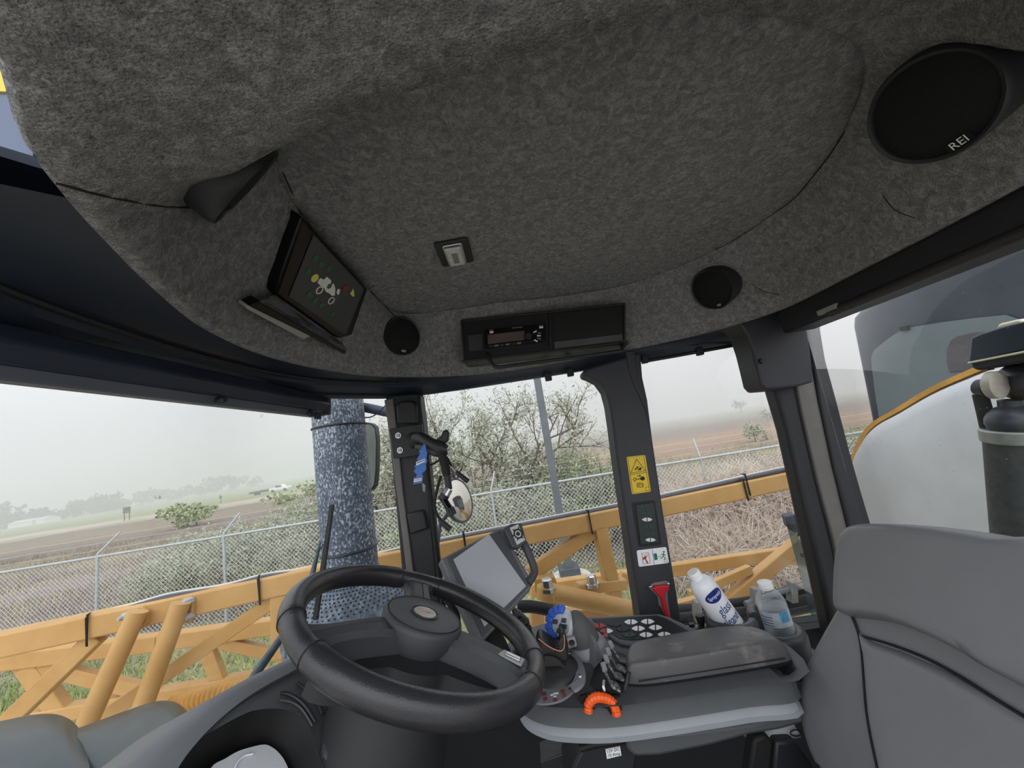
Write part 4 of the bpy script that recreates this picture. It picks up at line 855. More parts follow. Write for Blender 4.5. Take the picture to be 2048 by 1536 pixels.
MB().tube([Yp(910, 1262, 1.05), Yp(914, 1272, 1.05), Yp(915, 1300, 1.05), Yp(918, 1340, 1.05)], [.012, .016, .019, .019], 16).build('socket', black, t_)

# ================================================================ PILLAR MOUNT, FRESHENER, STICKERS
mz = lambda x, y, d=1.10: Yp(750+x/5.484, 820+y/5.484, d)
t_ = thing('camera_mount', 'black ball joint camera mount bolted to the front corner pillar', 'mount', mz(330, 520))
MB().slab([mz(*q, 1.15) for q in [(158, 205), (300, 180), (514, 152), (522, 490), (345, 520), (200, 534)]], (0, .014, 0)).build('bracket', mat('bracket_black', (40, 41, 43)), t_, bevel=.002)
for q in ((255, 280), (275, 442)):
    o = mz(*q, 1.149)
    MB().lathe(o, (0, -1, 0), [(.0001, 0), (.0092, 0), (.0092, .002), (.0001, .002)], 24).build('washer', silver, t_)
    MB().lathe(o+V((0, -.002, 0)), (0, -1, 0), [(.0001, 0), (.0062, 0), (.006, .005), (.0001, .0055)], 6).build('bolt_head', galv, t_, smooth=False)
MB().lathe(mz(425, 330, 1.147), (.2, -1, 0), [(.0001, 0), (.024, 0), (.024, .006), (.014, .010), (.0001, .010)], 28).build('base_disc', black, t_)
for q in ((390, 272), (410, 412)): MB().lathe(mz(*q, 1.139), (0, -1, 0), [(.0001, 0), (.004, 0), (.0035, .003), (.0001, .003)], 12).build('cap_screw', rubber, t_)
MB().ell(mz(470, 330, 1.12), (.018, 0, 0), (0, .018, 0), (0, 0, .018)).build('ball', rubber, t_)
MB().tube([mz(440, 300, 1.12), mz(520, 305, 1.09), mz(620, 360, 1.06), mz(720, 410, 1.05), mz(780, 440, 1.05)], [.013, .017, .014, .018, .014], 16, smooth=4).build('clamp_arm', MATS['bracket_black'], t_)
MB().tube([mz(470, 400, 1.12), mz(570, 420, 1.09), mz(660, 460, 1.07), mz(740, 470, 1.06)], [.012, .015, .013, .012], 16, smooth=4).build('clamp_arm', MATS['bracket_black'], t_)
MB().slab([mz(*q, 1.05) for q in [(650, 330), (720, 290), (740, 230), (785, 212), (808, 245), (802, 330), (770, 365), (700, 350)]], (0, .018, 0)).build('wing_knob', black, t_, bevel=.004)
MB().ell(mz(735, 470, 1.055), (.016, 0, 0), (0, .016, 0), (0, 0, .016)).build('ball', rubber, t_)
MB().tube([mz(735, 490, 1.05), mz(765, 600, 1.05), mz(790, 720, 1.05)], [.012, .0125, .011], 14).build('wrapped_cable', rubber, t_)
MB().tube([mz(785, 700, 1.05), mz(800, 780, 1.05), mz(815, 870, 1.045)], [.009, .0095, .0085], 14).build('lead', black, t_)
MB().tube([mz(815, 865, 1.045), mz(795, 900, 1.043), mz(770, 945, 1.04)], [.0105, .011, .011], 16).build('silver_sleeve', silver, t_)
MB().tube([mz(775, 925, 1.04), mz(745, 970, 1.04), mz(750, 985, 1.04)], [.013, .0135, .010], 16).build('collar', black, t_)
MB().tube([mz(745, 960, 1.04), mz(790, 1040, 1.03), mz(830, 1100, 1.02)], [.0095, .0095, .009], 14).build('socket', gloss, t_)
nr = MB(); a, b_ = mz(820, 1085, 1.02), mz(850, 1150, 1.015); d = (b_-a).normalized(); w1 = d.orthogonal().normalized(); w2 = d.cross(w1)
nr.rings([[a+d*(b_-a).length*k+(w1*math.cos(j*math.tau/36)+w2*math.sin(j*math.tau/36))*(.0105+.0013*(j % 3 == 0)) for j in range(36)] for k in (0, .3, .95, 1)]); nr.build('coupling_nut', black, t_, ang=20)
t_ = thing('cable_harness', 'thin black cables with two plugs looping beside the camera mount', 'cable', mz(700, 1200))
MB().tube([mz(*q, 1.055) for q in [(560, 600), (620, 600), (690, 560), (735, 520), (790, 520), (830, 600), (890, 680)]], .0028, 8, smooth=4).build('cable', rubber, t_)
MB().tube([mz(*q, 1.05) for q in [(725, 720), (700, 800), (675, 900), (655, 1000), (655, 1080), (690, 1160), (715, 1200)]], .0042, 8, smooth=4).build('cable', rubber, t_)
MB().tube([mz(890, 670, 1.05), mz(905, 690, 1.05), mz(960, 735, 1.05), mz(1025, 785, 1.05)], [.004, .006, .0068, .0068], 12).build('plug', black, t_)
MB().tube([mz(700, 1200, 1.05), mz(730, 1225, 1.05), mz(790, 1280, 1.05), mz(830, 1310, 1.05)], [.005, .0075, .008, .008], 12).build('plug', black, t_)
MB().tube([mz(830, 620, 1.05), mz(900, 690, 1.05)], .004, 10).build('sleeve', alum, t_)

fy = 1.06
t_ = thing('air_freshener', 'blue cardboard tree shaped air freshener hanging on the pillar mount', 'air freshener', mz(480, 810, fy))
MB().slab([mz(*q, fy) for q in [(545, 352), (525, 390), (500, 430), (478, 455), (496, 472), (478, 505), (455, 545), (474, 555), (452, 590), (432, 622), (447, 640), (424, 676), (440, 690), (458, 700), (452, 738), (428, 740), (418, 816), (516, 800), (526, 716), (514, 712), (521, 690), (545, 672), (562, 645), (556, 600), (575, 560), (564, 535), (572, 470), (560, 440), (557, 400)]], (0, .0016, 0)).build('card', mat('freshener_blue', (70, 118, 196), .5, n=(30, .05)), t_)
MB().slab([mz(*q, fy-.0006) for q in [(450, 570), (548, 532), (551, 566), (454, 610)]], (0, .0004, 0)).build('name_band', white, t_)
MB().slab([mz(*q, fy-.0006) for q in [(428, 757), (514, 745), (508, 775), (425, 792)]], (0, .0004, 0)).build('name_band', white, t_)
for i in range(6): MB().slab([mz(x, y, fy-.0012) for x, y in [(458+i*15, 574-i*5.6), (467+i*15, 571-i*5.6), (469+i*15, 586-i*6), (460+i*15, 590-i*6)]], (0, .0004, 0)).build('print_stroke', inkb, t_)
for i in range(5): MB().slab([mz(x, y, fy-.0012) for x, y in [(438+i*14, 764-i*2), (446+i*14, 763-i*2), (445+i*14, 776-i*2), (437+i*14, 777-i*2)]], (0, .0004, 0)).build('print_stroke', red, t_)
MB().tube([mz(548, 356, fy), mz(556, 338, fy), mz(570, 330, fy)], .0008, 6).build('string', white, t_)
t_ = MB().slab([mz(*q, 1.14) for q in [(515, 810), (530, 806), (552, 830), (545, 900), (526, 890)]], (0, .003, 0)).build('paper_tag', mat('tag_grey', (150, 152, 154), .6, n=(30, .1)))
tag(t_, 'small grey paper tag on the pillar below the blue air freshener', 'tag')

BYf = 1.15
b_px = lambda x, y, e=.0004: Yp(1150+x/2.56, 680+y/2.56, BYf-e)
oy = V((0, -.0005, 0))
t_ = thing('warning_sticker', 'yellow warning sticker with triangle and key symbols on the centre pillar', 'sticker', b_px(330, 788))
MB().slab([b_px(*q) for q in [(264, 602), (270, 598), (352, 589), (360, 592), (388, 772), (384, 777), (298, 789), (291, 786)]], (0, .0004, 0)).build('backing', yellow, t_)
def line(pts, w, nm, m_, par, closed=False, e=.001):
    return MB().tube([b_px(*q, e) for q in pts], w, 6, closed=closed).build(nm, m_, par)
line([(270, 604), (352, 594), (382, 772), (297, 784)], .0005, 'border', blackink, t_, True)
line([(280, 690), (368, 678)], .0006, 'divider', blackink, t_)
line([(315, 610), (286, 682), (361, 669)], .0012, 'triangle', blackink, t_, True)
for q in [((305, 660), (318, 652), (312, 668)), ((318, 668), (330, 655), (340, 666)), ((312, 650), (326, 646), (322, 660)), ((330, 650), (342, 655), (336, 668))]: MB().slab([b_px(*k, .001) for k in q], (0, .0004, 0)).build('machine_symbol', blackink, t_)
MB().tube([b_px(306+7*math.cos(a), 714+8*math.sin(a), .001) for a in [i*.52 for i in range(12)]], .0008, 6, closed=True).build('keyhole', blackink, t_)
MB().slab([b_px(346+12*math.cos(i*.52), 709+11*math.sin(i*.52), .001) for i in range(12)], (0, .0004, 0)).build('key_symbol', blackink, t_)
line([(316, 713), (336, 710)], .0011, 'key_symbol', blackink, t_)
line([(318, 697), (332, 695)], .0010, 'arrow', blackink, t_); MB().slab([b_px(*k, .001) for k in [(330, 689), (340, 694), (331, 701)]], (0, .0004, 0)).build('arrow', blackink, t_)
MB().tube([b_px(334+11*math.cos(i*.45), 743+12*math.sin(i*.45), .001) for i in range(14)], .0007, 6, closed=True).build('brake_ring', blackink, t_)
for s_ in (-1, 1): MB().tube([b_px(334+s_*17*math.cos(a), 743+17*math.sin(a), .001) for a in (-.8, -.4, 0, .4, .8)], .0007, 6).build('brake_arc', blackink, t_)
bu = (b_px(360, 590)-b_px(264, 602)).normalized(); bv_ = V((bu.z*-1, 0, bu.x))
text('lettering', 'P', b_px(334, 743, .0008), bu, bv_, .011, blackink, t_)
line([(360, 754), (378, 751), (382, 770), (363, 773)], .0005, 'corner_box', blackink, t_, True)

t_ = thing('pillar_keypad', 'narrow black keypad with two lit white keys on the centre pillar', 'keypad', b_px(360, 1050))
MB().slab([b_px(*q) for q in [(288, 836), (296, 830), (404, 820), (410, 826), (442, 1040), (436, 1048), (330, 1060), (324, 1052)]], (0, .0004, 0)).build('surround', blackink, t_)
MB().slab([b_px(*q, .001) for q in [(310, 842), (400, 832), (430, 1036), (334, 1046)]], (0, -.003, 0)).build('panel', mat('pad_dark', (42, 48, 48), .45, n=(9, .1)), t_, bevel=.001)
bf = lambda x, y: b_px((x-1150)*2.56, (y-680)*2.56, .0042)
eye(1294, 1038.6, wk, wk, t_, bf, .78, 1.2, V((0, -1, 0))); eye(1300.8, 1079.3, wk, wk, t_, bf, .78, 1.2, V((0, -1, 0)))
gk2 = mat('key_dim_green', (40, 62, 52), .5, n=(30, .1))
for q in ((355, 850), (362, 884), (375, 952), (382, 990)): eye(1150+q[0]/2.56, 680+q[1]/2.56, gk2, gk2, t_, bf, .78, 1.2, V((0, -1, 0)))
t_ = thing('exit_sticker', 'white emergency exit sticker with red hammer and green running figure', 'sticker', b_px(400, 1160))
MB().slab([b_px(*q) for q in [(316, 1082), (322, 1077), (462, 1060), (468, 1064), (481, 1136), (476, 1142), (332, 1161), (326, 1156)]], (0, .0004, 0)).build('backing', white, t_)
line([(396, 1072), (406, 1150)], .0005, 'divider', blackink, t_)
line([(342, 1092), (376, 1088), (386, 1142), (350, 1147)], .0006, 'frame', blackink, t_, True)
MB().slab([b_px(*k, .001) for k in [(346, 1118), (358, 1106), (368, 1110), (364, 1120), (376, 1142), (368, 1144), (358, 1122), (350, 1126)]], (0, .0004, 0)).build('hammer_symbol', red, t_)
for q in (((354, 1098), (362, 1108)), ((366, 1094), (366, 1106)), ((374, 1098), (370, 1108))): line(q, .0005, 'burst_line', red, t_)
grn = mat('exit_green', (24, 112, 82), .5, n=(30, .05))
MB().slab([b_px(*k, .001) for k in [(402, 1094), (418, 1092), (424, 1124), (408, 1128)]], (0, .0004, 0)).build('door_symbol', grn, t_)
line([(424, 1108), (440, 1106)], .0007, 'arrow', grn, t_)
MB().slab([b_px(455+5*math.cos(i*.7), 1085+5*math.sin(i*.7), .001) for i in range(9)], (0, .0004, 0)).build('figure_head', grn, t_)
for q in (((452, 1092), (452, 1106), (444, 1116), (436, 1118)), ((452, 1106), (462, 1114), (460, 1124)), ((442, 1098), (452, 1095), (464, 1102)), ((452, 1094), (452, 1106))): line(q, .0011, 'running_figure', grn, t_)
line([(456, 1122), (470, 1120), (473, 1138), (459, 1140)], .0005, 'corner_box', blackink, t_, True)
t_ = thing('emergency_hammer', 'red emergency hammer clipped in a grey holder low on the centre pillar', 'hammer', b_px(450, 1420))
MB().slab([b_px(*q) for q in [(374, 1262), (384, 1250), (402, 1240), (462, 1230), (478, 1236), (482, 1250), (470, 1296), (474, 1340), (488, 1420), (452, 1400), (440, 1370), (426, 1356), (420, 1310), (390, 1282)]], (0, -.006, 0)).build('holder', mat('holder_grey', (120, 116, 112), .5, n=(20, .1)), t_, bevel=.002)
MB().slab([b_px(*q, .006) for q in [(394, 1264), (402, 1254), (466, 1246), (474, 1256), (474, 1278), (458, 1284), (454, 1310), (472, 1380), (490, 1426), (468, 1426), (446, 1370), (432, 1312), (412, 1292), (398, 1280)]], (0, -.012, 0)).build('hammer', red, t_, bevel=.004)
for q in ((392, 1262), (472, 1250)): MB().lathe(b_px(*q, .018), (-1 if q[0] < 430 else 1, 0, 0), [(.0035, 0), (.0028, .004), (.0001, .009)], 10).build('steel_tip', silver, t_)

# ================================================================ OUTSIDE: THE MACHINE
# air intake stack
t_ = thing('air_stack', 'tall dark dirt-speckled air stack with a perforated base outside the windscreen', 'stack', Yp(700, 1260, 1.42))
stm = mat('stack_dirt', (44, 54, 68), .5, n=(6, .2)); tt, bb_ = nodes(stm)
co = tt.nodes.new('ShaderNodeTexCoord'); mpx = tt.nodes.new('ShaderNodeMapping'); mpx.inputs['Scale'].default_value = (1, 1, .6); tt.links.new(co.outputs['Object'], mpx.inputs[0])
vo = noi(tt, mpx.outputs[0], 150, 3); lo = noi(tt, co.outputs['Object'], 7, 3)
ff = math_(tt, 'ADD', math_(tt, 'MULTIPLY', vo, .8), math_(tt, 'MULTIPLY', lo, .25))
tt.links.new(ramp(tt, ff, [(.48, lin((66, 76, 90))), (.56, lin((98, 110, 125))), (.67, lin((190, 199, 208)))]), bb_.inputs['Base Color'])
SYT = 1.42
sa, sb_ = Yp(676, 815, SYT), Yp(704, 1158, SYT); sax = (sb_-sa).normalized()
MB().tube([sa-sax*.1, sb_], .094, 40).build('tube', stm, t_)
MB().tube(circ(sa+sax*.075, *(lambda a: (a, sax.cross(a)))(sax.orthogonal().normalized()), .0955, 40), .004, 8, closed=True).build('clamp_band', black, t_)
MB().tube(circ(sb_-sax*.105, *(lambda a: (a, sax.cross(a)))(sax.orthogonal().normalized()), .0955, 40), .005, 8, closed=True).build('clamp_band', navy, t_)
bm = mat('base_dirt', (74, 86, 98), .5, n=(60, .3, .45, .7), col2=(128, 142, 154))
MB().lathe(sb_-sax*.01, sax, [(.094, -.03), (.10, .0), (.125, .02), (.16, .042), (.195, .072), (.218, .105), (.225, .13), (.225, .20), (.19, .24), (.0001, .25)], 48).build('base', bm, t_, ang=50)
hol = MB()
ref = sax.orthogonal().normalized(); r2 = sax.cross(ref)
for i, (r_, h_, sl) in enumerate([(.1125, .0100, .9), (.124, .0192, .9), (.136, .0269, .65), (.148, .0345, .6), (.159, .0414, .6), (.169, .0497, .7), (.180, .0592, .7), (.190, .0678, .7)]):
    for j in range(64):
        a = j*math.tau/64+i*.05; o = sb_-sax*.01+sax*(h_-.0008)+(ref*math.cos(a)+r2*math.sin(a))*r_; rad_ = (ref*math.cos(a)+r2*math.sin(a)); tg = sax.cross(rad_); dn_ = (rad_*.85+sax*.55).normalized()
        hol.slab([o+dn_*p+tg*q for p, q in ((-.003, 0), (0, -.003), (.003, 0), (0, .003))], -sax*.0022)
hol.build('perforations', blackink, t_, smooth=False, kind='stuff')
for a in (0, .7, 1.4, 2.1, 2.8, 3.5, 4.2, 4.9, 5.6):
    rad_ = ref*math.cos(a)+r2*math.sin(a); tg = sax.cross(rad_); o = sb_+rad_*.222+sax*.13
    MB().slab([o+tg*p+sax*q for p, q in ((-.03, -.015), (.03, -.015), (.03, .02), (-.03, .02))], rad_*.006).build('raised_block', bm, t_, bevel=.003)
t_ = thing('mirror_bracket', 'blue grey tubular arm beside the top of the air stack', 'bracket', Yp(750, 815, 1.5))
MB().tube([Yp(714, 812, 1.5), Yp(745, 818, 1.5), Yp(800, 830, 1.52), Yp(850, 826, 1.52)], .020, 12).build('arm', mat('arm_bluegrey', (70, 80, 98), .5, n=(12, .2)), t_)
MB().tube([Yp(a, b_, 1.45) for a, b_ in [(716, 790), (712, 812), (722, 832), (742, 834), (762, 820), (775, 806)]], .0025, 8, smooth=4).build('wire', black, t_)
t_ = thing('side_mirror', 'tall black framed side mirror right of the air stack', 'mirror', Yp(730, 990, 1.62))
mo = [(706, 846), (722, 843), (742, 846), (750, 854), (753, 880), (752, 940), (749, 972), (742, 982), (726, 990), (706, 990)]
MB().slab([Yp(a, b_, 1.62) for a, b_ in mo], (0, .05, 0)).build('housing', black, t_, bevel=.006)
MB().slab([Yp(728+(a-728)*.93, 917+(b_-917)*.95, 1.617) for a, b_ in mo], (0, .003, 0)).build('mirror_glass', mat('mirror_matt', (156, 164, 156), .25, n=(8, .12)), t_)  # plain light colour painted in place of the mirror's reflection
t_ = thing('round_mirror', 'round convex mirror outside behind the camera mount', 'mirror', Yp(915, 1060, 1.5))
ro = Yp(919, 1000, 1.5); rn = V((.90, -.40, .20)).normalized()
MB().lathe(ro, rn, [(.0001, .014), (.03, .012), (.06, .007), (.082, 0)], 40).build('mirror_glass', mat('round_mirror_glass', (210, 206, 196), .06, metal=.95, n=(4, .04)), t_)
MB().lathe(ro, rn, [(.080, .001), (.086, .002), (.088, -.004), (.080, -.018), (.03, -.03), (.0001, -.03)], 40).build('rim', mat('arm_bluegrey'), t_)
MB().tube([ro-rn*.02, Yp(880, 1050, 1.55), Yp(872, 1110, 1.5)], .008, 10).build('stem', mat('arm_bluegrey'), t_)
# wipers
t_ = thing('wiper', 'black wiper blade and arm standing against the windscreen in front of the stack', 'wiper', Xp(560, 1340, -.66))
MB().beam(Xp(664, 1010, -.640), Xp(631, 1240, -.640), .010, .014, (1, 0, 0)).build('blade', rubber, t_, bevel=.002)
MB().tube([Xp(662, 1030, -.655), Xp(648, 1085, -.66), Xp(634, 1110, -.66)], .0035, 8).build('linkage', stm, t_)
MB().tube([Xp(640, 1085, -.66), Xp(622, 1160, -.665), Xp(580, 1250, -.67), Xp(510, 1350, -.68), Xp(495, 1390, -.68)], [.004, .009, .009, .010, .012], 10).build('arm', mat('wiper_dirty', (70, 84, 92), .5, n=(30, .4)), t_)
# engine hood
t_ = thing('engine_hood', 'glossy dark green engine hood with two humps beyond the dash', 'hood', V((-1.4, 1.0, -1.2)))
def hrow(px, y): return catmull([Yp(a, b_, y) for a, b_ in px], 5)[0]
hm = mat('hood_green', (38, 52, 55), .34, coat=.0, n=(9, .25), bump=(60, .06, .001))
def px_rows(lst): return [hrow(p, y) for y, p in lst]
MB().loft(px_rows([(1.30, [(-140, 1490), (-60, 1480), (0, 1470), (60, 1462), (110, 1460), (140, 1470), (160, 1490)]), (1.25, [(-140, 1464), (-60, 1450), (0, 1442), (60, 1430), (110, 1428), (142, 1440), (160, 1460)]), (1.18, [(-140, 1466), (-60, 1452), (0, 1444), (60, 1432), (114, 1430), (146, 1444), (164, 1464)]), (1.05, [(-150, 1500), (-60, 1490), (0, 1482), (70, 1476), (124, 1474), (156, 1484), (172, 1494)]), (.95, [(-160, 1560), (-60, 1550), (0, 1545), (70, 1540), (130, 1536), (160, 1536), (180, 1540)]), (.8, [(-200, 1700), (-60, 1690), (0, 1685), (70, 1680), (130, 1676), (170, 1670), (200, 1660)])])).build('left_hump', hm, t_, ang=80)
MB().loft(px_rows([(1.20, [(130, 1500), (190, 1480), (250, 1450), (310, 1425), (350, 1424), (376, 1440), (384, 1460)]), (1.15, [(140, 1462), (190, 1444), (250, 1422), (310, 1403), (350, 1404), (374, 1422), (384, 1440)]), (1.08, [(136, 1480), (190, 1462), (250, 1436), (312, 1412), (352, 1410), (376, 1428), (386, 1446)]), (1.0, [(120, 1545), (180, 1515), (240, 1478), (312, 1434), (350, 1425), (378, 1440), (390, 1456)]), (.90, [(110, 1640), (180, 1600), (250, 1540), (320, 1480), (354, 1456), (384, 1462), (396, 1470)]), (.8, [(110, 1760), (190, 1700), (260, 1620), (330, 1540), (370, 1500), (392, 1490), (404, 1490)])])).build('right_hump', hm, t_, ang=80)

# folded boom
NA_, NB_ = 2.0, .18; FA_, FB_ = 2.65, .18
N = lambda x, y, d=0: Vp(x, y, NA_+d, NB_); R2 = lambda x, y, d=0: Vp(x, y, FA_+d, FB_)
t_ = thing('spray_boom', 'long yellow folded truss boom running along outside the cab', 'boom', N(500, 1400))
bdir = V((1, NB_, 0)).normalized()
def member(nm, p, q, w, h, m=None): return MB().beam(p, q, w, h).build(nm, m or boomy, t_, bevel=min(w, h)*.10)
member('top_chord', N(-260, 1345), N(748, 1127), .085, .092)
member('top_chord', N(700, 1138), N(1262, 1026), .085, .092); member('top_chord', N(1262, 1026), N(1720, 928), .085, .092)
member('rear_chord', R2(-200, 1346), R2(320, 1283), .075, .085); member('rear_chord', R2(320, 1283), R2(700, 1229), .075, .085)
member('bottom_chord', R2(60, 1436), R2(560, 1347), .07, .07)
member('upright', N(563, 1185), N(566, 1312), .075, .07)
for p, q, w in (((197, 1269), (8, 1452), .066), ((556, 1196), (203, 1436), .058)): member('diagonal', N(*p), N(*q), w*.7, w)
for p, q, w in (((60, 1327), (350, 1396), .07), ((444, 1284), (590, 1318), .06), ((412, 1290), (446, 1378), .07), ((56, 1330), (128, 1428), .085), ((40, 1330), (105, 1428), .05)): member('rear_diagonal', R2(*p), R2(*q), w*.7, w)
for p, q in (((276, 1222), (168, 1460)), ((362, 1205), (276, 1440))):
    MB().tube([N(*p, -.09), N(*q, -.14)], .034, 18).build('strut_tube', boomy, t_)
for px in ([(262, 1216), (282, 1213), (294, 1226), (292, 1246), (278, 1262), (264, 1250)], [(357, 1203), (366, 1197), (384, 1197), (386, 1228), (378, 1248), (366, 1246), (360, 1226)]):
    MB().slab([N(*q, -.06) for q in px], (0, .022, 0)).build('bracket_plate', boomy, t_, bevel=.004)
for q in ((256, 1231), (374, 1205), (374, 1234)): MB().lathe(N(*q, -.065), (-.2, -1, 0), [(.0001, -.02), (.017, -.02), (.016, .018), (.009, .02), (.008, .034), (.0001, .035)], 6).build('bolt', galv, t_, smooth=False)
for q in ((197, 1250), (530, 1173), (925+5, 1085), (1174, 1034+7), (1482, 968), (1478, 978)):
    o = N(*q); MB().tube([o+V((0, 0, .06))+bdir.cross(V((0, 0, 1)))*.05, o+V((0, 0, .06))-bdir.cross(V((0, 0, 1)))*-.05, o+V((.008, 0, -.055))+V((0, -.05, 0)), o+V((.01, -.05, -.06)), o+V((.006, -.052, .05)), o+V((0, -.03, .062))], .004, 6, closed=True).build('cable_tie', blackink, t_)
hose = [N(a, b_, -.02) for a, b_ in [(-200, 1310), (100, 1251), (250, 1214), (330, 1192), (440, 1174), (520, 1153), (600, 1141), (700, 1122), (800, 1098), (900, 1076), (1000, 1056), (1130, 1030), (1262, 1004), (1400, 974), (1560, 938), (1720, 906)]]
hose = [p+V((0, 0, 0)) for p in hose]
hose = [p+V((0, .01, -.012)) for p in hose]
MB().tube(hose, .0125, 10, smooth=4).build('air_line', mat('hose_dark', (66, 68, 72), .4, n=(9, .2)), t_)
MB().tube([p+V((0, .02, .012)) for p in hose], .005, 8, smooth=4).build('white_line', mat('hose_pale', (196, 196, 192), .4, n=(9, .1)), t_)
cs_ = [R2(a, b_, -.45) for a, b_ in [(340, 1412), (400, 1397), (470, 1378), (540, 1362)]]
cpts, _ = catmull(cs_, 34)
MB().tube(cpts, [.034+.006*math.sin(i*1.26) for i in range(len(cpts))], 14).build('corrugated_hose', mat('hose_tan', (206, 160, 84), .5, n=(9, .15)), t_)
# middle section seen through the side windows
member('upright', N(1197, 1050), N(1238, 1240), .085, .066)
member('diagonal', N(1200, 1052), N(1058, 1148), .05, .07)
member('rear_chord', R2(1060, 1180), R2(1300, 1146), .07, .08); member('rear_chord', R2(1300, 1146), R2(1660, 1092), .07, .08)
for p, q, w in (((1640, 1050), (1420, 1235), .085), ((1500, 1138), (1380, 1190), .055), ((1195, 1195), (1150, 1250), .06), ((1560, 1120), (1660, 1128), .05), ((1240, 1150), (1300, 1180), .05)): member('rear_diagonal', R2(*p, -.2), R2(*q, -.2), w*.8, w)
MB().tube([N(1094, 1183, -.2), N(1290, 1226, -.2)], .040, 20).build('cylinder_tube', boomy, t_)
MB().tube([N(1094, 1172, -.2), N(1094, 1196, -.2)], .047, 18).build('pivot_lug', boomy, t_)
MB().tube([N(1109, 1190, -.12), N(1110, 1262, -.12)], .05, 16).build('post_tube', boomy, t_)
MB().slab([N(*q, -.1) for q in [(1068, 1158), (1108, 1154), (1114, 1166), (1090, 1190), (1070, 1186)]], (0, .05, 0)).build('gusset', boomy, t_, bevel=.004)
member('lower_chord', N(1060, 1236, .1), N(1330, 1222, .1), .06, .07)
for q in ((1094, 1166), (1183, 1158)):
    MB().lathe(N(*q, -.22 if q[0] < 1100 else -.05), (0, 0, 1), [(.0001, -.035), (.034, -.035), (.034, -.02), (.024, -.018), (.024, .014), (.018, .02), (.0001, .02)], 6 if q[0] < 1100 else 18).build('pivot_bolt', silver, t_)
member('pivot_block', N(1155, 1176, -.02), N(1250, 1166, -.02), .06, .05)
MB().tube([Yp(a, b_, 1.7) for a, b_ in [(1035, 1214), (1060, 1213), (1090, 1218), (1110, 1224)]], .024, 12, smooth=4).build('rubber_hose', rubber, t_)
t_ = thing('hose_bundle', 'black and grey hoses with clamps running low outside the side window', 'hoses', N(1500, 1270))
for y0, y1, r_, m_, d in ((1238, 1196, .026, rubber, 0), (1252, 1214, .022, mat('hose_dark'), .05), (1222, 1172, .03, rubber, .1), (1264, 1238, .024, mat('hose_dark'), -.05)):
    MB().tube([N(1350, y0, d), N(1430, y0-8, d), N(1520, (y0+y1)/2+3, d), N(1600, y1+6, d), N(1700, y1-10, d)], r_, 12, smooth=4).build('hose', m_, t_)
MB().tube([N(1490, 1208, -.03), N(1560, 1184, -.03), N(1650, 1160, -.03)], .014, 12).build('steel_pipe', mat('pipe_grey', (104, 108, 112), .5, n=(9, .2)), t_)
for q in ((1398, 1222), (1516, 1196), (1590, 1182)): MB().slab([N(q[0]+a, q[1]+b_, -.06) for a, b_ in ((-6, -16), (6, -18), (8, 24), (-5, 26))], (0, .05, 0)).build('clamp', mat('clamp_grey', (112, 112, 110), .5, n=(20, .2)), t_, bevel=.004)
MB().beam(R2(1352, 1213, -.4), R2(1420, 1196, -.4), .05, .05).build('yellow_bar', boomy, t_); MB().beam(N(1520, 1236, .1), N(1660, 1200, .1), .05, .05).build('yellow_bar', boomy, t_)
t_ = thing('clear_guard_bar', 'upright smoky clear bar with a black end cap outside by the rear pillar', 'bar', Yp(1630, 1250, 1.42))
MB().slab([Yp(a, b_, 1.42) for a, b_ in [(1573, 1050), (1600, 1048), (1652, 1215), (1658, 1262), (1636, 1262), (1622, 1230)]], (.02, .03, 0)).build('strip', tinted, t_)
MB().slab([Yp(a, b_, 1.41) for a, b_ in [(1570, 1034), (1590, 1029), (1606, 1054), (1609, 1066), (1588, 1066), (1576, 1056)]], (.02, .05, 0)).build('end_cap', mat('cap_dark', (62, 66, 76), .6, n=(20, .1)), t_, bevel=.004)
MB().lathe(Yp(1603, 1077, 1.41), (0, -1, 0), [(.0001, 0), (.012, 0), (.010, .006), (.0001, .007)], 14).build('screw_head', galv, t_)
MB().tube([Yp(1600, 1072, 1.435), Yp(1632, 1066, 1.36), Yp(1668, 1062, 1.19)], .010, 10).build('mounting_arm', rubber, t_)
MB().slab([Yp(a, b_, 1.415) for a, b_ in [(1604, 1108), (1612, 1108), (1619, 1117), (1606, 1116)]], (0, .01, 0)).build('dark_clip', rubber, t_)

# tank behind the cab
TX = 1.75
t_ = thing('product_tank', 'large white translucent tank with a yellow band outside the rear glass', 'tank', V((TX+.8, 1.2, -1.9)))
arcp = [Xp(a, b_, TX) for a, b_ in [(1722, 1040), (1700, 935), (1722, 893), (1745, 866), (1772, 845), (1800, 828), (1850, 797), (1900, 773), (1955, 748), (2048, 720)]]
ztop = arcp[-1]
prof2 = [(2.16, -1.7), (2.20, -1.1), (2.19, -.72), (2.13, -.42), (2.02, -.27), (1.93, -.20), (1.80, -.145), (1.64, -.075), (1.50, -.03), (1.36, .005), (1.1, .04), (.7, .05), (.2, .03), (-.2, -.1), (-.4, -.4), (-.45, -1.0), (-.4, -1.7)]
tp = catmull([V((0, a, b_)) for a, b_ in prof2], 4)[0]
cen = V((0, .9, -.8))
def trow(x, k): return [V((x, p.y*k+cen.y*(1-k), p.z*k+cen.z*(1-k))) for p in tp]
tankm = mat('tank_poly', (188, 192, 195), .45, n=(4, .08), bump=(12, .08, .004))
MB().loft([trow(TX-.05, .05), trow(TX-.05, .5), trow(TX-.04, .8), trow(TX-.02, .93), trow(TX, .975), trow(TX+.04, .995), trow(TX+.5, 1.0), trow(TX+1.6, 1.0)]).build('shell', tankm, t_, ang=80)
bandr = [[p+V((x, 0, 0))+(V((0, p.y, p.z))-cen).normalized()*h for p in tp] for x, h in ((.05, .008), (.05, .03), (.11, .03), (.11, .008))]
bandr = [[V((TX+p.x, p.y, p.z)) for p in r_] for r_ in bandr]
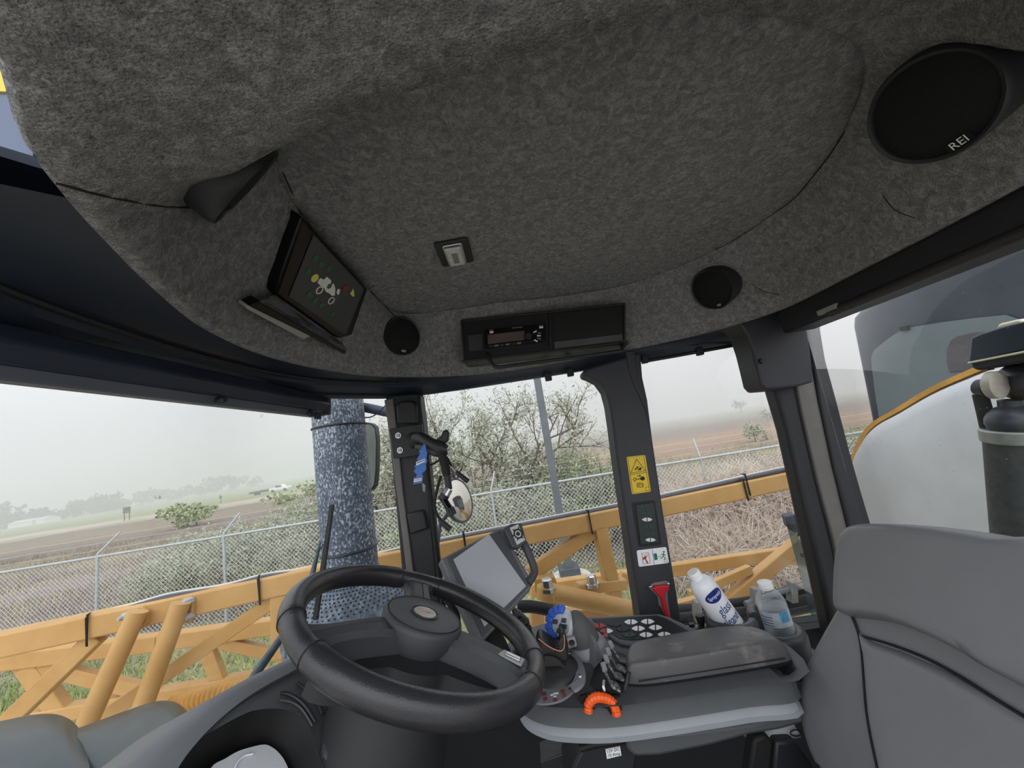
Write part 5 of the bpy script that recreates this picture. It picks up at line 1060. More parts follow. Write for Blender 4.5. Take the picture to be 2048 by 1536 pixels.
MB().loft(bandr+[bandr[0]]).build('band', mat('band_yellow', (196, 148, 70), .5, n=(9, .2)), t_, ang=30)
MB().loft([[p+V((d, 0, .0)) for p in bandr[2]] for d in (.01, .07)]).build('band_edge', mat('band_brown', (92, 80, 66), .6, n=(9, .2)), t_)
# dark hooded cab beyond the tank
HX = 3.5
t_ = thing('dark_hood', 'big rounded dark hood with a grey tinted window behind the white tank', 'hood', Xp(1900, 1000, HX))
hx_ = lambda x, y, d=0: Xp(x, y, HX+d)
oh = [(1752, 900), (1742, 850), (1728, 780), (1712, 700), (1703, 655), (1704, 636), (1716, 622), (1752, 600), (1830, 558), (1920, 513), (2000, 480), (2120, 434), (2300, 370), (2400, 700), (2300, 1000)]
MB().slab([hx_(*q) for q in catmull([V((a, b_, 0)) for a, b_ in oh], 1)[0] for q in [(q.x, q.y)]], (1.2, .1, 0)).build('shell', mat('hood_dark', (56, 62, 72), .45, n=(3, .2), bump=(8, .1, .01)), t_, bevel=.05, seg=3)
iw = [(1762, 860), (1752, 800), (1744, 740), (1742, 715), (1748, 700), (1770, 682), (1800, 661), (1812, 656), (1880, 645), (1950, 636), (2010, 630), (2040, 640), (2050, 760), (2000, 860)]
MB().slab([hx_(*q, -.02) for q in iw], (.01, 0, 0)).build('tinted_window', mat('hood_window', (104, 114, 118), .25, n=(2, .08)), t_)
MB().slab([hx_(*q, -.03) for q in [(1893, 700), (1900, 682), (1914, 672), (1950, 664), (1966, 664), (1966, 740), (1900, 745), (1894, 730)]], (.008, 0, 0)).build('inner_seat', mat('hood_inner', (86, 84, 88), .5, n=(5, .2)), t_, bevel=.01)
for q in ((1806, 658), ): MB().slab([hx_(q[0]+a, q[1]+b_, -.05) for a, b_ in ((-8, -4), (6, -6), (8, 2), (-6, 5))], (.03, 0, 0)).build('latch', rubber, t_)
# valve stack with beacon behind the rear glass
VX = 1.25
v_ = lambda x, y, d=0: Xp(x, y, VX+d)
t_ = thing('valve_stack', 'black hose and valve stack with a dark housing and pale lamp behind the seat', 'valve', v_(2030, 1080))
MB().slab([v_(*q) for q in [(1937, 724), (1941, 688), (1942, 676), (1960, 668), (2010, 652), (2060, 640), (2180, 610), (2180, 690), (2048, 700), (1938, 727)]], (.16, .02, 0)).build('housing', mat('valve_house', (44, 52, 62), .35, n=(9, .2)), t_, bevel=.01)
MB().slab([v_(*q, -.004) for q in [(1937, 722), (2048, 700), (2180, 676), (2180, 712), (2048, 724), (1955, 742), (1944, 737)]], (.15, .02, 0)).build('housing_base', black, t_, bevel=.006)
MB().tube([v_(1937, 726, -.006), v_(2048, 704, -.006), v_(2180, 680, -.006)], .0028, 8).build('pale_seam', mat('pale_seam', (208, 204, 170), .5, n=(9, .1)), t_)
MB().slab([v_(*q, .02) for q in [(1990, 659), (1996, 648), (2038, 638), (2050, 644), (2050, 652)]], (.08, .01, 0)).build('lamp', mat('lamp_cream', (206, 200, 176), .3, n=(40, .1)), t_, bevel=.005)
vc = v_(2014, 768, .04)
MB().lathe(vc+V((.02, -.09, 0)), (.25, 1, 0), [(.0001, 0), (.036, 0), (.048, .012), (.050, .04), (.050, .10), (.042, .12), (.0001, .12)], 26).build('valve_body', mat('valve_dark', (56, 60, 66), .4, n=(20, .2)), t_)
MB().tube([v_(1982, 740, .02), v_(1975, 720, .02)], .006, 8).build('rod', rubber, t_)
MB().lathe(v_(1990, 770), (-.2, 1, .1), [(.030, -.012), (.036, -.008), (.036, .008), (.030, .012)], 24).build('clamp_ring', mat('clamp_pale', (168, 164, 152), .4, n=(20, .2)), t_)
MB().tube([v_(1956, 774, .02), v_(1975, 776, .02)], .022, 12).build('fitting', mat('valve_dark'), t_)
MB().tube([v_(1960, 788, .03), v_(1976, 850, .03), v_(1990, 920, .03), v_(1998, 1000, .03), v_(2006, 1110, .03)], [.015, .0165, .0165, .018, .018], 14, smooth=4).build('thin_hose', rubber, t_)
MB().ell(v_(2026, 842, .04), (.05, 0, 0), (0, .05, 0), (0, 0, .045)).build('dome_cap', mat('valve_dark'), t_)
MB().tube([v_(2020, 800, .04), v_(2026, 850, .04)], .022, 14).build('neck', mat('valve_dark'), t_)
MB().tube([v_(2033, 856, .05), v_(2037, 882, .05)], .066, 28).build('flange', mat('flange_grey', (142, 146, 142), .4, .4, n=(20, .15)), t_, bevel=.004)
MB().tube([v_(2036, 882, .05), v_(2045, 970, .05), v_(2056, 1110, .05)], [.060, .062, .062], 28).build('wide_hose', mat('hose_sooty', (62, 66, 66), .6, n=(30, .3), bump=(90, .4, .002)), t_)
MB().tube([v_(2010, 800, .08), v_(2024, 830, .08)], .008, 8).build('bracket_rod', rubber, t_)

# ================================================================ OUTSIDE: FENCE, POLE, GROUND, PLANTS
GZ = -2.9
def gmat():
    m = mat('field_ground', (130, 122, 104), .95, bump=(1.5, .6, .05)); t, b = nodes(m)
    ge = t.nodes.new('ShaderNodeNewGeometry'); sp_ = t.nodes.new('ShaderNodeSeparateXYZ'); t.links.new(ge.outputs['Position'], sp_.inputs[0])
    x, y = sp_.outputs[0], sp_.outputs[1]
    nb = noi(t, ge.outputs['Position'], .12, 3); nf = noi(t, ge.outputs['Position'], 3.0, 5)
    yy = math_(t, 'ADD', y, math_(t, 'MULTIPLY', math_(t, 'SUBTRACT', nb, .5), math_(t, 'MULTIPLY', y, .35)))
    k = math_(t, 'LOGARITHM', math_(t, 'MAXIMUM', yy, 1.0), 10)   # log10 of distance, 0..3
    k = math_(t, 'DIVIDE', k, 3.0)
    c = ramp(t, k, [(.0, lin((196, 192, 184))), (.16, lin((176, 172, 156))), (.26, lin((132, 140, 100))), (.295, lin((142, 138, 124))), (.33, lin((128, 120, 118))), (.40, lin((134, 124, 122))), (.455, lin((142, 136, 112))), (.49, lin((126, 118, 112))), (.53, lin((144, 132, 114))), (.57, lin((128, 122, 106))), (.60, lin((196, 186, 166))), (.62, lin((142, 150, 112))), (.70, lin((150, 166, 124))), (1, lin((150, 160, 136)))])  # nearest stops are paler: unseen ground brightened to bounce light into the cab
    c_b = ramp(t, k, [(.0, lin((196, 192, 184))), (.16, lin((176, 172, 156))), (.26, lin((132, 140, 100))), (.295, lin((152, 148, 132))), (.33, lin((134, 124, 120))), (.40, lin((136, 126, 122))), (.46, lin((150, 142, 118))), (.50, lin((150, 130, 114))), (.54, lin((162, 138, 116))), (.58, lin((140, 126, 116))), (.62, lin((128, 120, 108))), (.68, lin((140, 140, 118))), (1, lin((140, 140, 122)))])
    xf = t.nodes.new('ShaderNodeMapRange'); xf.interpolation_type = 'SMOOTHSTEP'; t.links.new(x, xf.inputs[0])
    for i_, v_ in ((1, -9), (2, 6), (3, 0), (4, 1)): xf.inputs[i_].default_value = v_
    mc = t.nodes.new('ShaderNodeMix'); mc.data_type = 'RGBA'; t.links.new(xf.outputs[0], mc.inputs[0]); t.links.new(c, mc.inputs[6]); t.links.new(c_b, mc.inputs[7]); c = mc.outputs[2]
    mx = t.nodes.new('ShaderNodeMix'); mx.data_type = 'RGBA'; mx.blend_type = 'MULTIPLY'; mx.inputs[0].default_value = 1
    t.links.new(c, mx.inputs[6]); t.links.new(ramp(t, nf, [(.3, (.62, .62, .60)), (.7, (1.2, 1.18, 1.12))]), mx.inputs[7]); t.links.new(mx.outputs[2], b.inputs['Base Color'])
    return m
mb = MB(); mb.add([(-2500, -30, GZ), (2500, -30, GZ), (2500, 3000, GZ), (-2500, 3000, GZ)], [(0, 1, 2, 3)]); struct(mb, 'ground', gmat(), 'open field of bare earth, dry grass and green crop')

# chain link fence
F0, F1 = V((-15, 8.15, 0)), V((13, 8.75, 0)); fd = (F1-F0).normalized(); FL = (F1-F0).length
zt0 = lambda s: -1.075+.10*s/FL
fp = lambda s, z: V((F0.x+fd.x*s, F0.y+fd.y*s, z))
t_ = thing('chain_link_fence', 'galvanised chain link fence with barbed wire strands across the field edge', 'fence', fp(FL/2, GZ))
mb = MB(); pitch = .092; H = 1.80
s_ = -H
rw = .0034
def strip(p, q, k=rw):
    d = (q-p).normalized(); a = d.cross(V((0, 1, 0))).normalized()*k; b_ = V((0, k, 0))
    mb.add([p+a, p+b_, p-a, p-b_, q+a, q+b_, q-a, q-b_], [(0, 1, 5, 4), (1, 2, 6, 5), (2, 3, 7, 6), (3, 0, 4, 7)])
while s_ < FL:
    for sg in (1, -1):
        a0, a1 = (s_, s_+H) if sg == 1 else (s_+H, s_)
        def cl(sA, zA, sB, zB):
            return sA, zA, sB, zB
        zb = GZ+.02
        pA, pB = (a0, zb), (a1, zb+H)
        lo_, hi_ = 0, FL
        f = lambda k: (pA[0]+(pB[0]-pA[0])*k, pA[1]+(pB[1]-pA[1])*k)
        if max(a0, a1) < 0 or min(a0, a1) > FL: continue
        k0, k1 = 0, 1
        for lim in (0, FL):
            k_ = (lim-pA[0])/(pB[0]-pA[0])
            if 0 < k_ < 1:
                inside0 = lo_ <= pA[0] <= hi_
                if inside0: k1 = min(k1, k_)
                else: k0 = max(k0, k_)
        p_, q_2 = f(k0), f(k1); strip(fp(*p_), fp(*q_2))
    s_ += pitch
mb.build('mesh', wire, t_, smooth=False, kind='stuff')
MB().tube([fp(0, zt0(0)), fp(FL, zt0(FL))], .026, 12).build('top_rail', galv, t_)
for k, dz, dy in ((0, .13, .12), (1, .26, .24), (2, .38, .34)):
    MB().tube([fp(FL*i/60, zt0(FL*i/60)+dz+.02*math.sin(i*1.9)*0-.008*(i % 4 in (1, 2, 3)))+V((0, dy, 0)) for i in range(61)], .0022, 5).build('barbed_wire', wire, t_)
for px in (-150, 195, 445, 985, 1420, 1690):
    s = None
    d = ray(px, 1110 if px < 300 else 1000); kk = F0; # intersection with the fence plane
    nrm_f = V((-fd.y, fd.x, 0)); p = d*(F0.dot(nrm_f)/d.dot(nrm_f)); s = (p-F0).dot(fd)
    if not 0 < s < FL: continue
    po = MB().tube([fp(s, GZ), fp(s, zt0(s)+.03)], .030 if px < 900 else .024, 12).build('post', galv, t_)
    MB().tube([fp(s, zt0(s)+.02), fp(s, zt0(s)+.06), fp(s+.10, zt0(s)+.42)+V((0, .36, 0))], .018, 8).build('barb_arm', galv, po)
# light pole on a concrete footing
PB = Yp(1140, 1150, 6.3)
t_ = thing('light_pole', 'tall dark square light pole standing on a round concrete footing', 'pole', V((PB.x, PB.y, GZ)))
MB().tube([V((PB.x, PB.y, PB.z)), V((PB.x, PB.y, 2.6))], .082, 4).build('shaft', mat('pole_grey', (92, 98, 104), .5, n=(5, .12)), t_, smooth=False)
MB().box((PB.x-.16, PB.y-.16, PB.z), (PB.x+.16, PB.y+.16, PB.z+.14)).build('base_cover', mat('pole_base', (74, 78, 82), .5, n=(5, .1)), t_, bevel=.01)
conc = mat('concrete', (200, 196, 188), .9, n=(6, .2), bump=(30, .3, .004))
MB().lathe((PB.x, PB.y, GZ), (0, 0, 1), [(.0001, 0), (.33, 0), (.33, PB.z-GZ-.02), (.31, PB.z-GZ), (.0001, PB.z-GZ)], 36).build('footing', conc, t_)

# plants
def leafmb(pts, size, rnd, mb=None, flat=.5):
    mb = mb or MB(); vs_, fs = [], []
    for p in pts:
        d = V((rnd.gauss(0, 1), rnd.gauss(0, 1), rnd.gauss(0, 1))).normalized(); w = d.orthogonal().normalized()
        w = (w*math.cos(rnd.random()*6.28)+d.cross(w)*math.sin(rnd.random()*6.28)); s = size*rnd.uniform(.6, 1.4)
        k = len(vs_); vs_ += [p-d*s, p+w*s*flat*.6, p+d*s, p-w*s*flat*.6]; fs.append((k, k+1, k+2, k+3))
    mb.v += vs_; k0 = len(mb.v)-len(vs_); mb.f += [tuple(i+k0 for i in q) for q in fs]; return mb
def grow(rnd, base, d, L, r, depth, tw, tips, spread=.6, up=.25):
    n = 4; pts = [base]; p = base; dd = d.copy()
    for i in range(n):
        dd = (dd+V((rnd.gauss(0, .12), rnd.gauss(0, .12), rnd.gauss(0, .08)+.04*up))).normalized(); p = p+dd*(L/n); pts.append(p)
        if depth <= 1: tips.append((p, dd))
    tw.tube(pts, [r*(1-.14*i) for i in range(n+1)], 5, cap=False)
    if depth > 0:
        for c in range(rnd.randint(3, 4)):
            k = rnd.uniform(.35, 1); q = pts[min(n, int(k*n)+0)]; ax = dd.orthogonal().normalized(); an = rnd.random()*6.28; sd = ax*math.cos(an)+dd.cross(ax)*math.sin(an)
            grow(rnd, q, (dd*(1-spread)+sd*spread+V((0, 0, up))).normalized(), L*rnd.uniform(.55, .75), r*.55, depth-1, tw, tips, spread, up)
def tree(nm, label, cat, base, h, seed, leaf, lm, ls, per, depth=4, spread=.5, up=.25, trunks=1, group=None, r0=.05, lean=0):
    rnd = random.Random(seed); tw = MB(); tips = []
    for i in range(trunks):
        a = rnd.random()*6.28
        grow(rnd, V(base)+V((rnd.uniform(-.1, .1)*trunks*.4, rnd.uniform(-.1, .1)*trunks*.4, 0)), V((math.cos(a)*.25*(trunks > 1)+lean, math.sin(a)*.25*(trunks > 1), 1)).normalized(), h*.42, r0, depth, tw, tips, spread, up)
    t_ = thing(nm, label, cat, base, group)
    tw.build('branches', bark, t_)
    leafmb([p+V((rnd.gauss(0, leaf), rnd.gauss(0, leaf), rnd.gauss(0, leaf))) for p, d in tips for _ in range(per)], ls, rnd).build('foliage', lm, t_, smooth=False)
    return t_
def gp(px, y): p = Yp(px, 1000, y); return V((p.x, y, GZ))
tree('olive_tree', 'silvery tree with dark branches behind the fence left of the light pole', 'tree', gp(1045, 11.2), 6.9, 12, .15, olive, .055, 4, 4, .60, .26, 2, r0=.08)
tree('olive_tree', 'silvery tree behind the fence next to the camera mount', 'tree', gp(885, 11.0), 6.6, 5, .14, olive, .055, 4, 4, .56, .28, 2, r0=.06)
tree('sapling', 'slim pale sapling between the two silvery trees', 'tree', gp(968, 10.3), 4.4, 21, .08, sage, .045, 5, 3, .3, .5, 2, r0=.03)
tree('olive_tree', 'loose silvery tree seen between the air stack and the corner pillar', 'tree', gp(775, 10.8), 5.2, 35, .12, olive, .05, 4, 4, .5, .3, 2, r0=.05)
for i, (px, y, h) in enumerate(((1158, 10.2, 2.9), (1215, 10.0, 3.1), (1195, 10.8, 2.6), (1105, 9.8, 2.3))):
    tree('sapling', ['thin upright sapling left of the centre pillar behind the fence', 'tallest thin sapling right beside the centre pillar', 'shorter thin sapling close to the centre pillar', 'low thin sapling at the foot of the light pole'][i], 'tree', gp(px, y), h*1.35, 50+i, .06, sage2, .045, 5, 2, .25, .6, 3, r0=.02)
# bushes: five meshes, copied
def bush(seed, w, h, lm, n=2600, ls=.045):
    rnd = random.Random(seed); tw = MB(); tips = []
    for i in range(16):
        a = rnd.random()*6.28; k = rnd.random()**.6
        grow(rnd, V((math.cos(a)*w*.10, math.sin(a)*w*.10, 0)), V((math.cos(a)*k*w/h*.7, math.sin(a)*k*w/h*.7, 1)).normalized(), h*.62, .012, 2, tw, tips, .45, .3)
    t_ = thing('sagebrush', 'x', 'bush', (0, 0, 0))
    tw.build('stems', twig, t_)
    pts = []
    for _ in range(n):
        p, d = rnd.choice(tips); pts.append(p+V((rnd.gauss(0, .06), rnd.gauss(0, .06), rnd.gauss(0, .06))))
    leafmb(pts, ls, rnd).build('foliage', lm, t_, smooth=False); return t_
protos = [bush(100+i, w, h, lm, n) for i, (w, h, lm, n) in enumerate(((1.3, 1.5, sage, 3400), (1.0, 1.9, sage, 3000), (1.5, 1.2, sage2, 2800), (1.1, 1.5, olive, 3000)))]
rnd = random.Random(4)
spots = []
for px, y, s in [(345, 9.8, 1.0), (385, 10.6, 1.1), (425, 9.9, 1.15), (470, 10.4, 1.1), (515, 9.8, 1.15), (560, 10.6, 1.1), (600, 10.0, 1.0), (640, 11, 1.1), (755, 9.8, 1.0), (780, 10.6, 1.1), (870, 9.7, .95), (905, 10.2, 1.0), (945, 9.9, 1.0), (985, 10.6, 1.0), (1020, 9.8, 1.0), (1060, 10.3, 1.0), (1100, 9.9, 1.0), (1140, 10.6, 1.0), (1180, 9.8, 1.0), (1215, 10.4, 1.0), (1010, 11.5, 1.2), (1120, 11.6, 1.2), (860, 11.6, 1.3), (940, 12.2, 1.3), (1180, 12.4, 1.2), (300, 10.4, .6), (255, 9.8, .5), (410, 12.6, 1.1), (500, 12.8, 1.1), (590, 13.5, 1.2), (1400, 10.6, .55), (1450, 10.0, .9), (1350, 11.2, .6), (1480, 11.6, .7), (1540, 10.4, .5), (1300, 10.4, .6), (1700, 12.5, 1.15), (1670, 11.5, .9), (1720, 13.5, 1.3), (480, 15.5, .9), (550, 17, 1.0), (620, 16, 1.0), (850, 9.6, 1.2), (890, 10.8, 1.3), (930, 10.7, 1.35), (970, 9.6, 1.15), (1000, 11.0, 1.35), (1040, 9.6, 1.15), (1075, 10.8, 1.35), (1085, 12.5, 1.4), (1130, 9.6, 1.1), (1160, 11.2, 1.3), (1200, 11.4, 1.3), (1150, 13, 1.4), (1045, 13.2, 1.4), (330, 9.6, .8), (370, 9.5, .9), (450, 9.4, 1.0), (540, 9.4, 1.0), (580, 9.5, 1.0)]:
    spots.append((px, y, s))
where = lambda px: 'left of the air stack' if px < 640 else ('between the air stack and the corner pillar' if px < 800 else ('through the front side window' if px < 1240 else ('through the rear side window' if px < 1620 else 'through the rear glass')))
used = set()
for i, (px, y, s) in enumerate(spots):
    pi = i % 4 if s > .55 else 2
    o = protos[pi] if pi not in used else copy_tree(protos[pi]); used.add(pi)
    p = gp(px, y); o.location = p+V((0, 0, Z0)); o.rotation_euler = (0, 0, rnd.random()*6.28); o.scale = (s, s, s*rnd.uniform(.9, 1.1))
    w_ = where(px); tag(o, 'grey green sagebrush behind the fence seen '+w_, 'bush', 'sagebrush '+w_)
# large bush further out at left
def blob_tree(nm, label, cat, base, w, h, seed, m, group=None, n=420, ls=.5):
    rnd = random.Random(seed); t_ = thing(nm, label, cat, base, group); pts = []
    cl_ = [(rnd.uniform(-.5, .5)*w, rnd.uniform(-.3, .3)*w, rnd.uniform(.18, .7)*h, rnd.uniform(.18, .32)*w) for _ in range(10)]
    for _ in range(n):
        c_ = rnd.choice(cl_); d = V((rnd.gauss(0, 1), rnd.gauss(0, 1), rnd.gauss(0, 1))).normalized()*c_[3]*rnd.uniform(.5, 1)
        z = max(.01*h, min(h, c_[2]+d.z*h/w*1.1)); pts.append(V(base)+V((c_[0]+d.x, c_[1]+d.y, z)))
    leafmb(pts, ls, rnd, flat=1.2).build('foliage', m, t_, smooth=False)
    MB().tube([V(base), V(base)+V((0, 0, h*.5))], w*.015, 6).build('trunk', bark, t_); return t_
def far(px, py_off, y): p = Yp(px, 1045-.157*px, y); return V((p.x, y, GZ))
blob_tree('roadside_bush', 'round bush standing alone beyond the fence at left', 'bush', far(392, 0, 33), 3.6, 2.3, 1, sage2, n=900, ls=.14)
blob_tree('roadside_bush', 'wide bushes on the skyline just left of the air stack', 'bush', far(618, 0, 36), 5.2, 2.6, 2, sage2, n=1000, ls=.16)
blob_tree('field_bush', 'small lone bush in the field left of the rear pillar', 'bush', far(1493, 0, 30), 1.6, 1.7, 3, olive, n=420, ls=.10)
blob_tree('field_bush', 'tiny bush far out beside the rear pillar', 'bush', far(1533, 0, 60), 1.8, 2.0, 6, olive, n=200, ls=.14)
for i, (px, w, h, y) in enumerate(((20, 16, 11, 150), (66, 11, 7, 150), (110, 13, 7, 160), (175, 16, 10, 175), (200, 12, 11, 178), (295, 12, 9, 220), (335, 22, 9, 235), (430, 18, 12, 240), (470, 12, 11, 245), (235, 14, 6, 190), (515, 9, 8, 250), (-40, 18, 12, 150))):
    blob_tree('distant_tree', 'hazy distant tree on the skyline beyond the road at left', 'tree', far(px, 0, y), w, h, 200+i, fart, 'hazy trees on the left skyline', n=300, ls=w*.07)
tree('lone_tree', 'bare hazy tree on the skyline left of the rear pillar', 'tree', far(1480, 0, 150), 9, 77, .5, fart, .28, 2, 3, .55, .2, 1, r0=.22)
blob_tree('far_tree', 'faint tree on the skyline right of the light pole', 'tree', far(1135, 0, 170), 8, 7, 301, fart, n=160, ls=.6)
# tumbleweeds heaped on the fence
def tumble(seed):
    rnd = random.Random(seed); mb = MB(); t_ = thing('tumbleweed', 'x', 'tumbleweed', (0, 0, 0))
    for i in range(430):
        a = V((rnd.gauss(0, 1), rnd.gauss(0, 1), rnd.gauss(0, 1))).normalized(); p = V((0, 0, .42))+a*rnd.uniform(.05, .35); pts = [p]; d = (a+V((rnd.gauss(0, .7), rnd.gauss(0, .7), rnd.gauss(0, .7)))).normalized(); cu = V((rnd.gauss(0, .3), rnd.gauss(0, .3), rnd.gauss(0, .3)))
        for k in range(6):
            p = p+d*.08; d = (d+cu*.5+V((rnd.gauss(0, .15), rnd.gauss(0, .15), rnd.gauss(0, .15)))).normalized(); pts.append(V((p.x, p.y, max(p.z, .01))))
        mb.tube(pts, [.0048-.0005*k for k in range(7)], 3, cap=False)
    mb.build('twigs', straw, t_, smooth=False); return t_
tw_ = [tumble(900), tumble(901)]
tspots = [(1350, 7.3, 1.1), (1400, 7.0, 1.2), (1455, 7.2, 1.25), (1505, 6.9, 1.2), (1560, 7.1, 1.25), (1605, 7.0, 1.2), (1375, 6.6, 1.0), (1430, 6.4, 1.1), (1490, 6.3, 1.1), (1545, 6.4, 1.1), (1590, 6.3, 1.1), (1330, 6.7, .9), (1650, 6.8, 1.2), (1420, 7.5, 1.3), (1530, 7.5, 1.35), (1480, 7.55, 1.3), (1590, 7.5, 1.35), (1365, 7.6, 1.2), (1310, 7.5, 1.0), (1640, 7.4, 1.3)]
for i, (px, y, s) in enumerate(tspots):
    o = tw_[i] if i < 2 else copy_tree(tw_[i % 2]); p = gp(px, y); z = .55*(y > 7.35)
    o.location = p+V((0, 0, Z0+z)); o.rotation_euler = (0, 0, rnd.random()*6.28); o.scale = (s, s, s)
    tag(o, 'dry tan tumbleweed in the heap against the fence', 'tumbleweed', 'tumbleweeds heaped against the fence')
# grass in front of the fence
rnd = random.Random(8); mb = MB(); vs_, fs = [], []
for i in range(26000):
    y = rnd.uniform(3.2, 8.6); x = rnd.uniform(-9.5*y/6, 3.2) ; h = rnd.uniform(.05, .16)*(1.3 if math.sin(x*1.7+y*2.3)+math.sin(x*.6-y) > .3 else .7); a = rnd.random()*6.28
    dx, dy = math.cos(a)*.012, math.sin(a)*.012; lx, ly = rnd.gauss(0, .05), rnd.gauss(0, .05)
    k = len(vs_); vs_ += [V((x-dx, y-dy, GZ)), V((x+dx, y+dy, GZ)), V((x+lx, y+ly, GZ+h))]; fs.append((k, k+1, k+2))
mb.v = vs_; mb.f = fs
o = mb.build('grass', mat('grass_blades', (122, 142, 84), .8, n=(2.2, .3, .35, .65), col2=(186, 186, 128)), smooth=False, kind='stuff'); tag(o, 'patchy green grass in front of the fence', 'grass')
mb = MB(); vs_, fs = [], []
for i in range(16000):
    y = 8.9+rnd.random()**1.6*16; x = rnd.uniform(-1.6*y, 1.0*y); h = rnd.uniform(.08, .35); a = rnd.random()*6.28
    if math.sin(x*.5+y*.9)+math.sin(x*1.1-y*.4) < -.4: continue
    dx, dy = math.cos(a)*.014, math.sin(a)*.014; lx, ly = rnd.gauss(0, .08), rnd.gauss(0, .08)
    k = len(vs_); vs_ += [V((x-dx, y-dy, GZ)), V((x+dx, y+dy, GZ)), V((x+lx, y+ly, GZ+h))]; fs.append((k, k+1, k+2))
mb.v = vs_; mb.f = fs
o = mb.build('dry_grass', mat('dry_grass_blades', (190, 172, 140), .85, n=(.6, .3, .35, .65), col2=(168, 168, 134)), smooth=False, kind='stuff'); tag(o, 'thin dry grass on the bare field behind the fence', 'grass')
mb = MB(); vs_, fs = [], []
for i in range(42000):
    y = 8.95+rnd.random()**1.4*20; x = rnd.uniform(-1.5*y, 1.0*y); side = x/y
    if math.sin(x*.8+y*.5)+math.sin(x*.33-y*.9)+rnd.gauss(0, .5) < -.3: continue
    h = rnd.uniform(.12, .42)*(1.5 if side > .15 and y < 14 else .8); a = rnd.random()*6.28
    dx, dy = math.cos(a)*.012, math.sin(a)*.012
    for q in range(2):
        lx, ly = rnd.gauss(0, .16), rnd.gauss(0, .16); k = len(vs_); vs_ += [V((x-dx, y-dy, GZ)), V((x+dx, y+dy, GZ)), V((x+lx, y+ly, GZ+h))]; fs.append((k, k+1, k+2))
mb.v = vs_; mb.f = fs
o = mb.build('brown_weeds', mat('brown_weed', (158, 142, 136), .9, n=(.5, .3, .38, .62), col2=(152, 150, 128)), smooth=False, kind='stuff'); tag(o, 'dead grey brown weeds covering the earth behind the fence', 'weeds')
# pickup with trailer, sign, sheds
def gq(px, y): p = Yp(px, 1045-.157*px, y); return V((p.x, y, GZ))
TB = gq(556, 84); s = .82
t_ = thing('pickup_truck', 'small white pickup truck on the distant road', 'truck', TB)
wp2 = lambda x, y, z: TB+V((x*s, y*s, z*s))
pw = mat('truck_white', (232, 234, 236), .3, n=(9, .03)); dg_ = mat('truck_glass', (48, 54, 62), .2, n=(9, .05))
MB().slab([wp2(x, 0, z) for x, z in [(-2.7, .5), (2.6, .5), (2.6, 1.0), (2.4, 1.15), (1.2, 1.2), (.7, 1.85), (-.9, 1.9), (-1.05, 1.2), (-2.7, 1.2)]], (0, 1.8*s, 0)).build('body', pw, t_, bevel=.08)
for a in ([(.95, 1.25), (.6, 1.75), (.0, 1.78), (.0, 1.25)], [(-.1, 1.25), (-.1, 1.78), (-.8, 1.8), (-.9, 1.25)]): MB().slab([wp2(x, -.02, z) for x, z in a], (0, .03, 0)).build('side_window', dg_, t_)
for x in (-1.7, 1.7): MB().lathe(wp2(x, -.05, .4), (0, 1, 0), [(.0001, 0), (.4*s, 0), (.4*s, .3), (.0001, .3)], 18).build('wheel', rubber, t_)
t_ = thing('trailer', 'low dark flat trailer towed by the white pickup', 'trailer', TB+V((-4.6, 0, 0)))
MB().slab([wp2(x, 0, z) for x, z in [(-8.2, .55), (-3.1, .55), (-3.1, .9), (-3.6, 1.2), (-8.2, 1.0)]], (0, 1.8*s, 0)).build('bed', mat('trailer_dark', (70, 66, 64), .6, n=(9, .2)), t_)
for x in (-6.4, -5.5): MB().lathe(wp2(x, -.05, .35), (0, 1, 0), [(.0001, 0), (.35*s, 0), (.35*s, .3), (.0001, .3)], 16).build('wheel', rubber, t_)
MB().beam(wp2(-3.1, .8, .6), wp2(-2.6, .8, .6), .1, .1).build('hitch', rubber, t_)
SB = gq(254, 62)
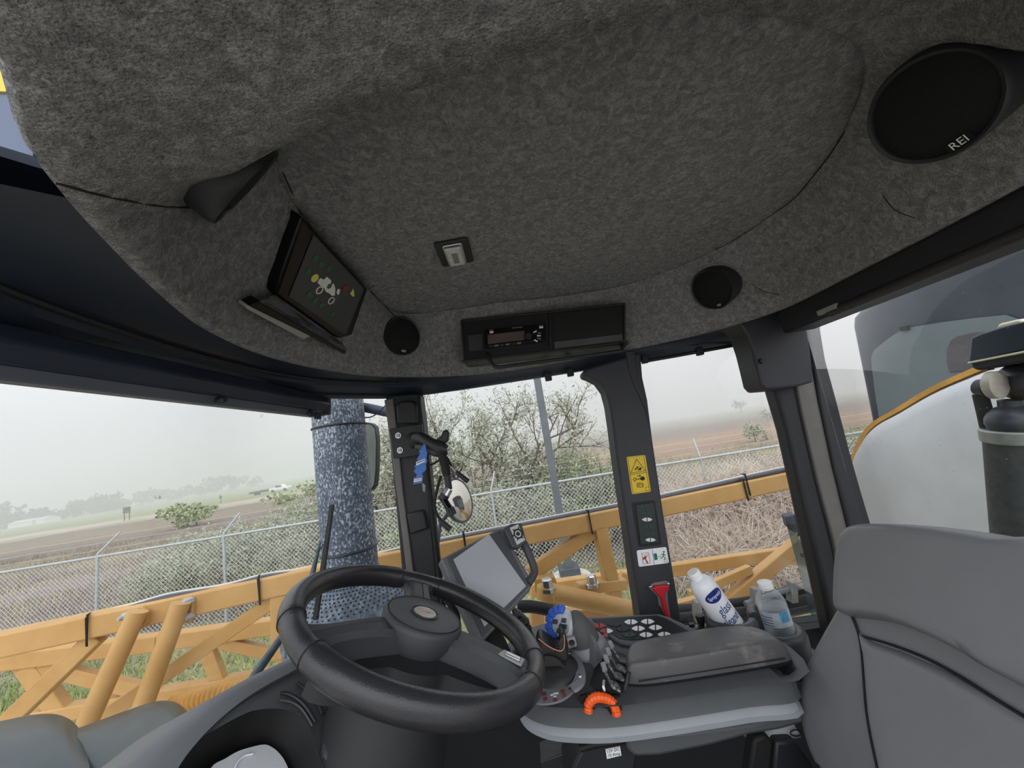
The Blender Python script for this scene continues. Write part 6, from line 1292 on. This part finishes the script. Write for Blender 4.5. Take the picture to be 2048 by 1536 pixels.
t_ = thing('road_sign', 'dark rectangular sign board on two posts beyond the fence', 'sign', SB)
for dx in (-.42, .42): MB().tube([SB+V((dx, 0, 0)), SB+V((dx, 0, 2.1))], .07, 8).build('post', mat('sign_wood', (96, 88, 76), .8, n=(4, .2)), t_)
MB().slab([SB+V((dx, -.08, z)) for dx, z in ((-.62, 1.15), (.62, 1.15), (.62, 2.15), (-.62, 2.15))], (0, .06, 0)).build('board', mat('sign_board', (92, 92, 84), .7, n=(4, .2)), t_)
t_ = thing('marker_post', 'small dark marker on the verge right of the round bush', 'marker', gq(441, 70))
MB().tube([gq(441, 70), gq(441, 70)+V((0, 0, 1.0))], .06, 8).build('post', MATS['sign_wood'], t_); MB().lathe(gq(441, 70)+V((0, -.05, 1.2)), (0, -1, 0), [(.0001, 0), (.4, 0), (.4, .05), (.0001, .05)], 3).build('plate', MATS['sign_board'], t_)
for i, (px, w) in enumerate(((40, 9), (80, 3))):
    b_ = gq(px, 140); t_ = thing('shed', ['long low white shed in front of the hazy trees at far left', 'short white shed right of the long one'][i], 'shed', b_)
    MB().box(b_+V((-w/2, 0, 0)), b_+V((w/2, 5, 1.6))).build('walls', pw, t_); MB().slab([b_+V((-w/2-.2, y, z)) for y, z in ((-.3, 1.6), (2.5, 2.4), (5.3, 1.6))], (w+.4, 0, 0)).build('roof', mat('shed_roof', (206, 208, 208), .5, n=(2, .05)), t_)
# dust haze over the far field
hz = bpy.data.materials.new('dust_haze'); hz.use_nodes = True; t = hz.node_tree; t.nodes.clear()
o_ = t.nodes.new('ShaderNodeOutputMaterial'); vsn = t.nodes.new('ShaderNodeVolumeScatter'); vsn.inputs['Color'].default_value = (.985, .985, .99, 1); vsn.inputs['Density'].default_value = .0066; vsn.inputs['Anisotropy'].default_value = .2
t.links.new(vsn.outputs[0], o_.inputs['Volume'])
mb = MB().box((-900, 26, GZ-.5), (900, 900, 45)); o = mb.build('dust_haze', hz, smooth=False, kind='stuff'); tag(o, 'pale dust haze hanging over the far field', 'haze')
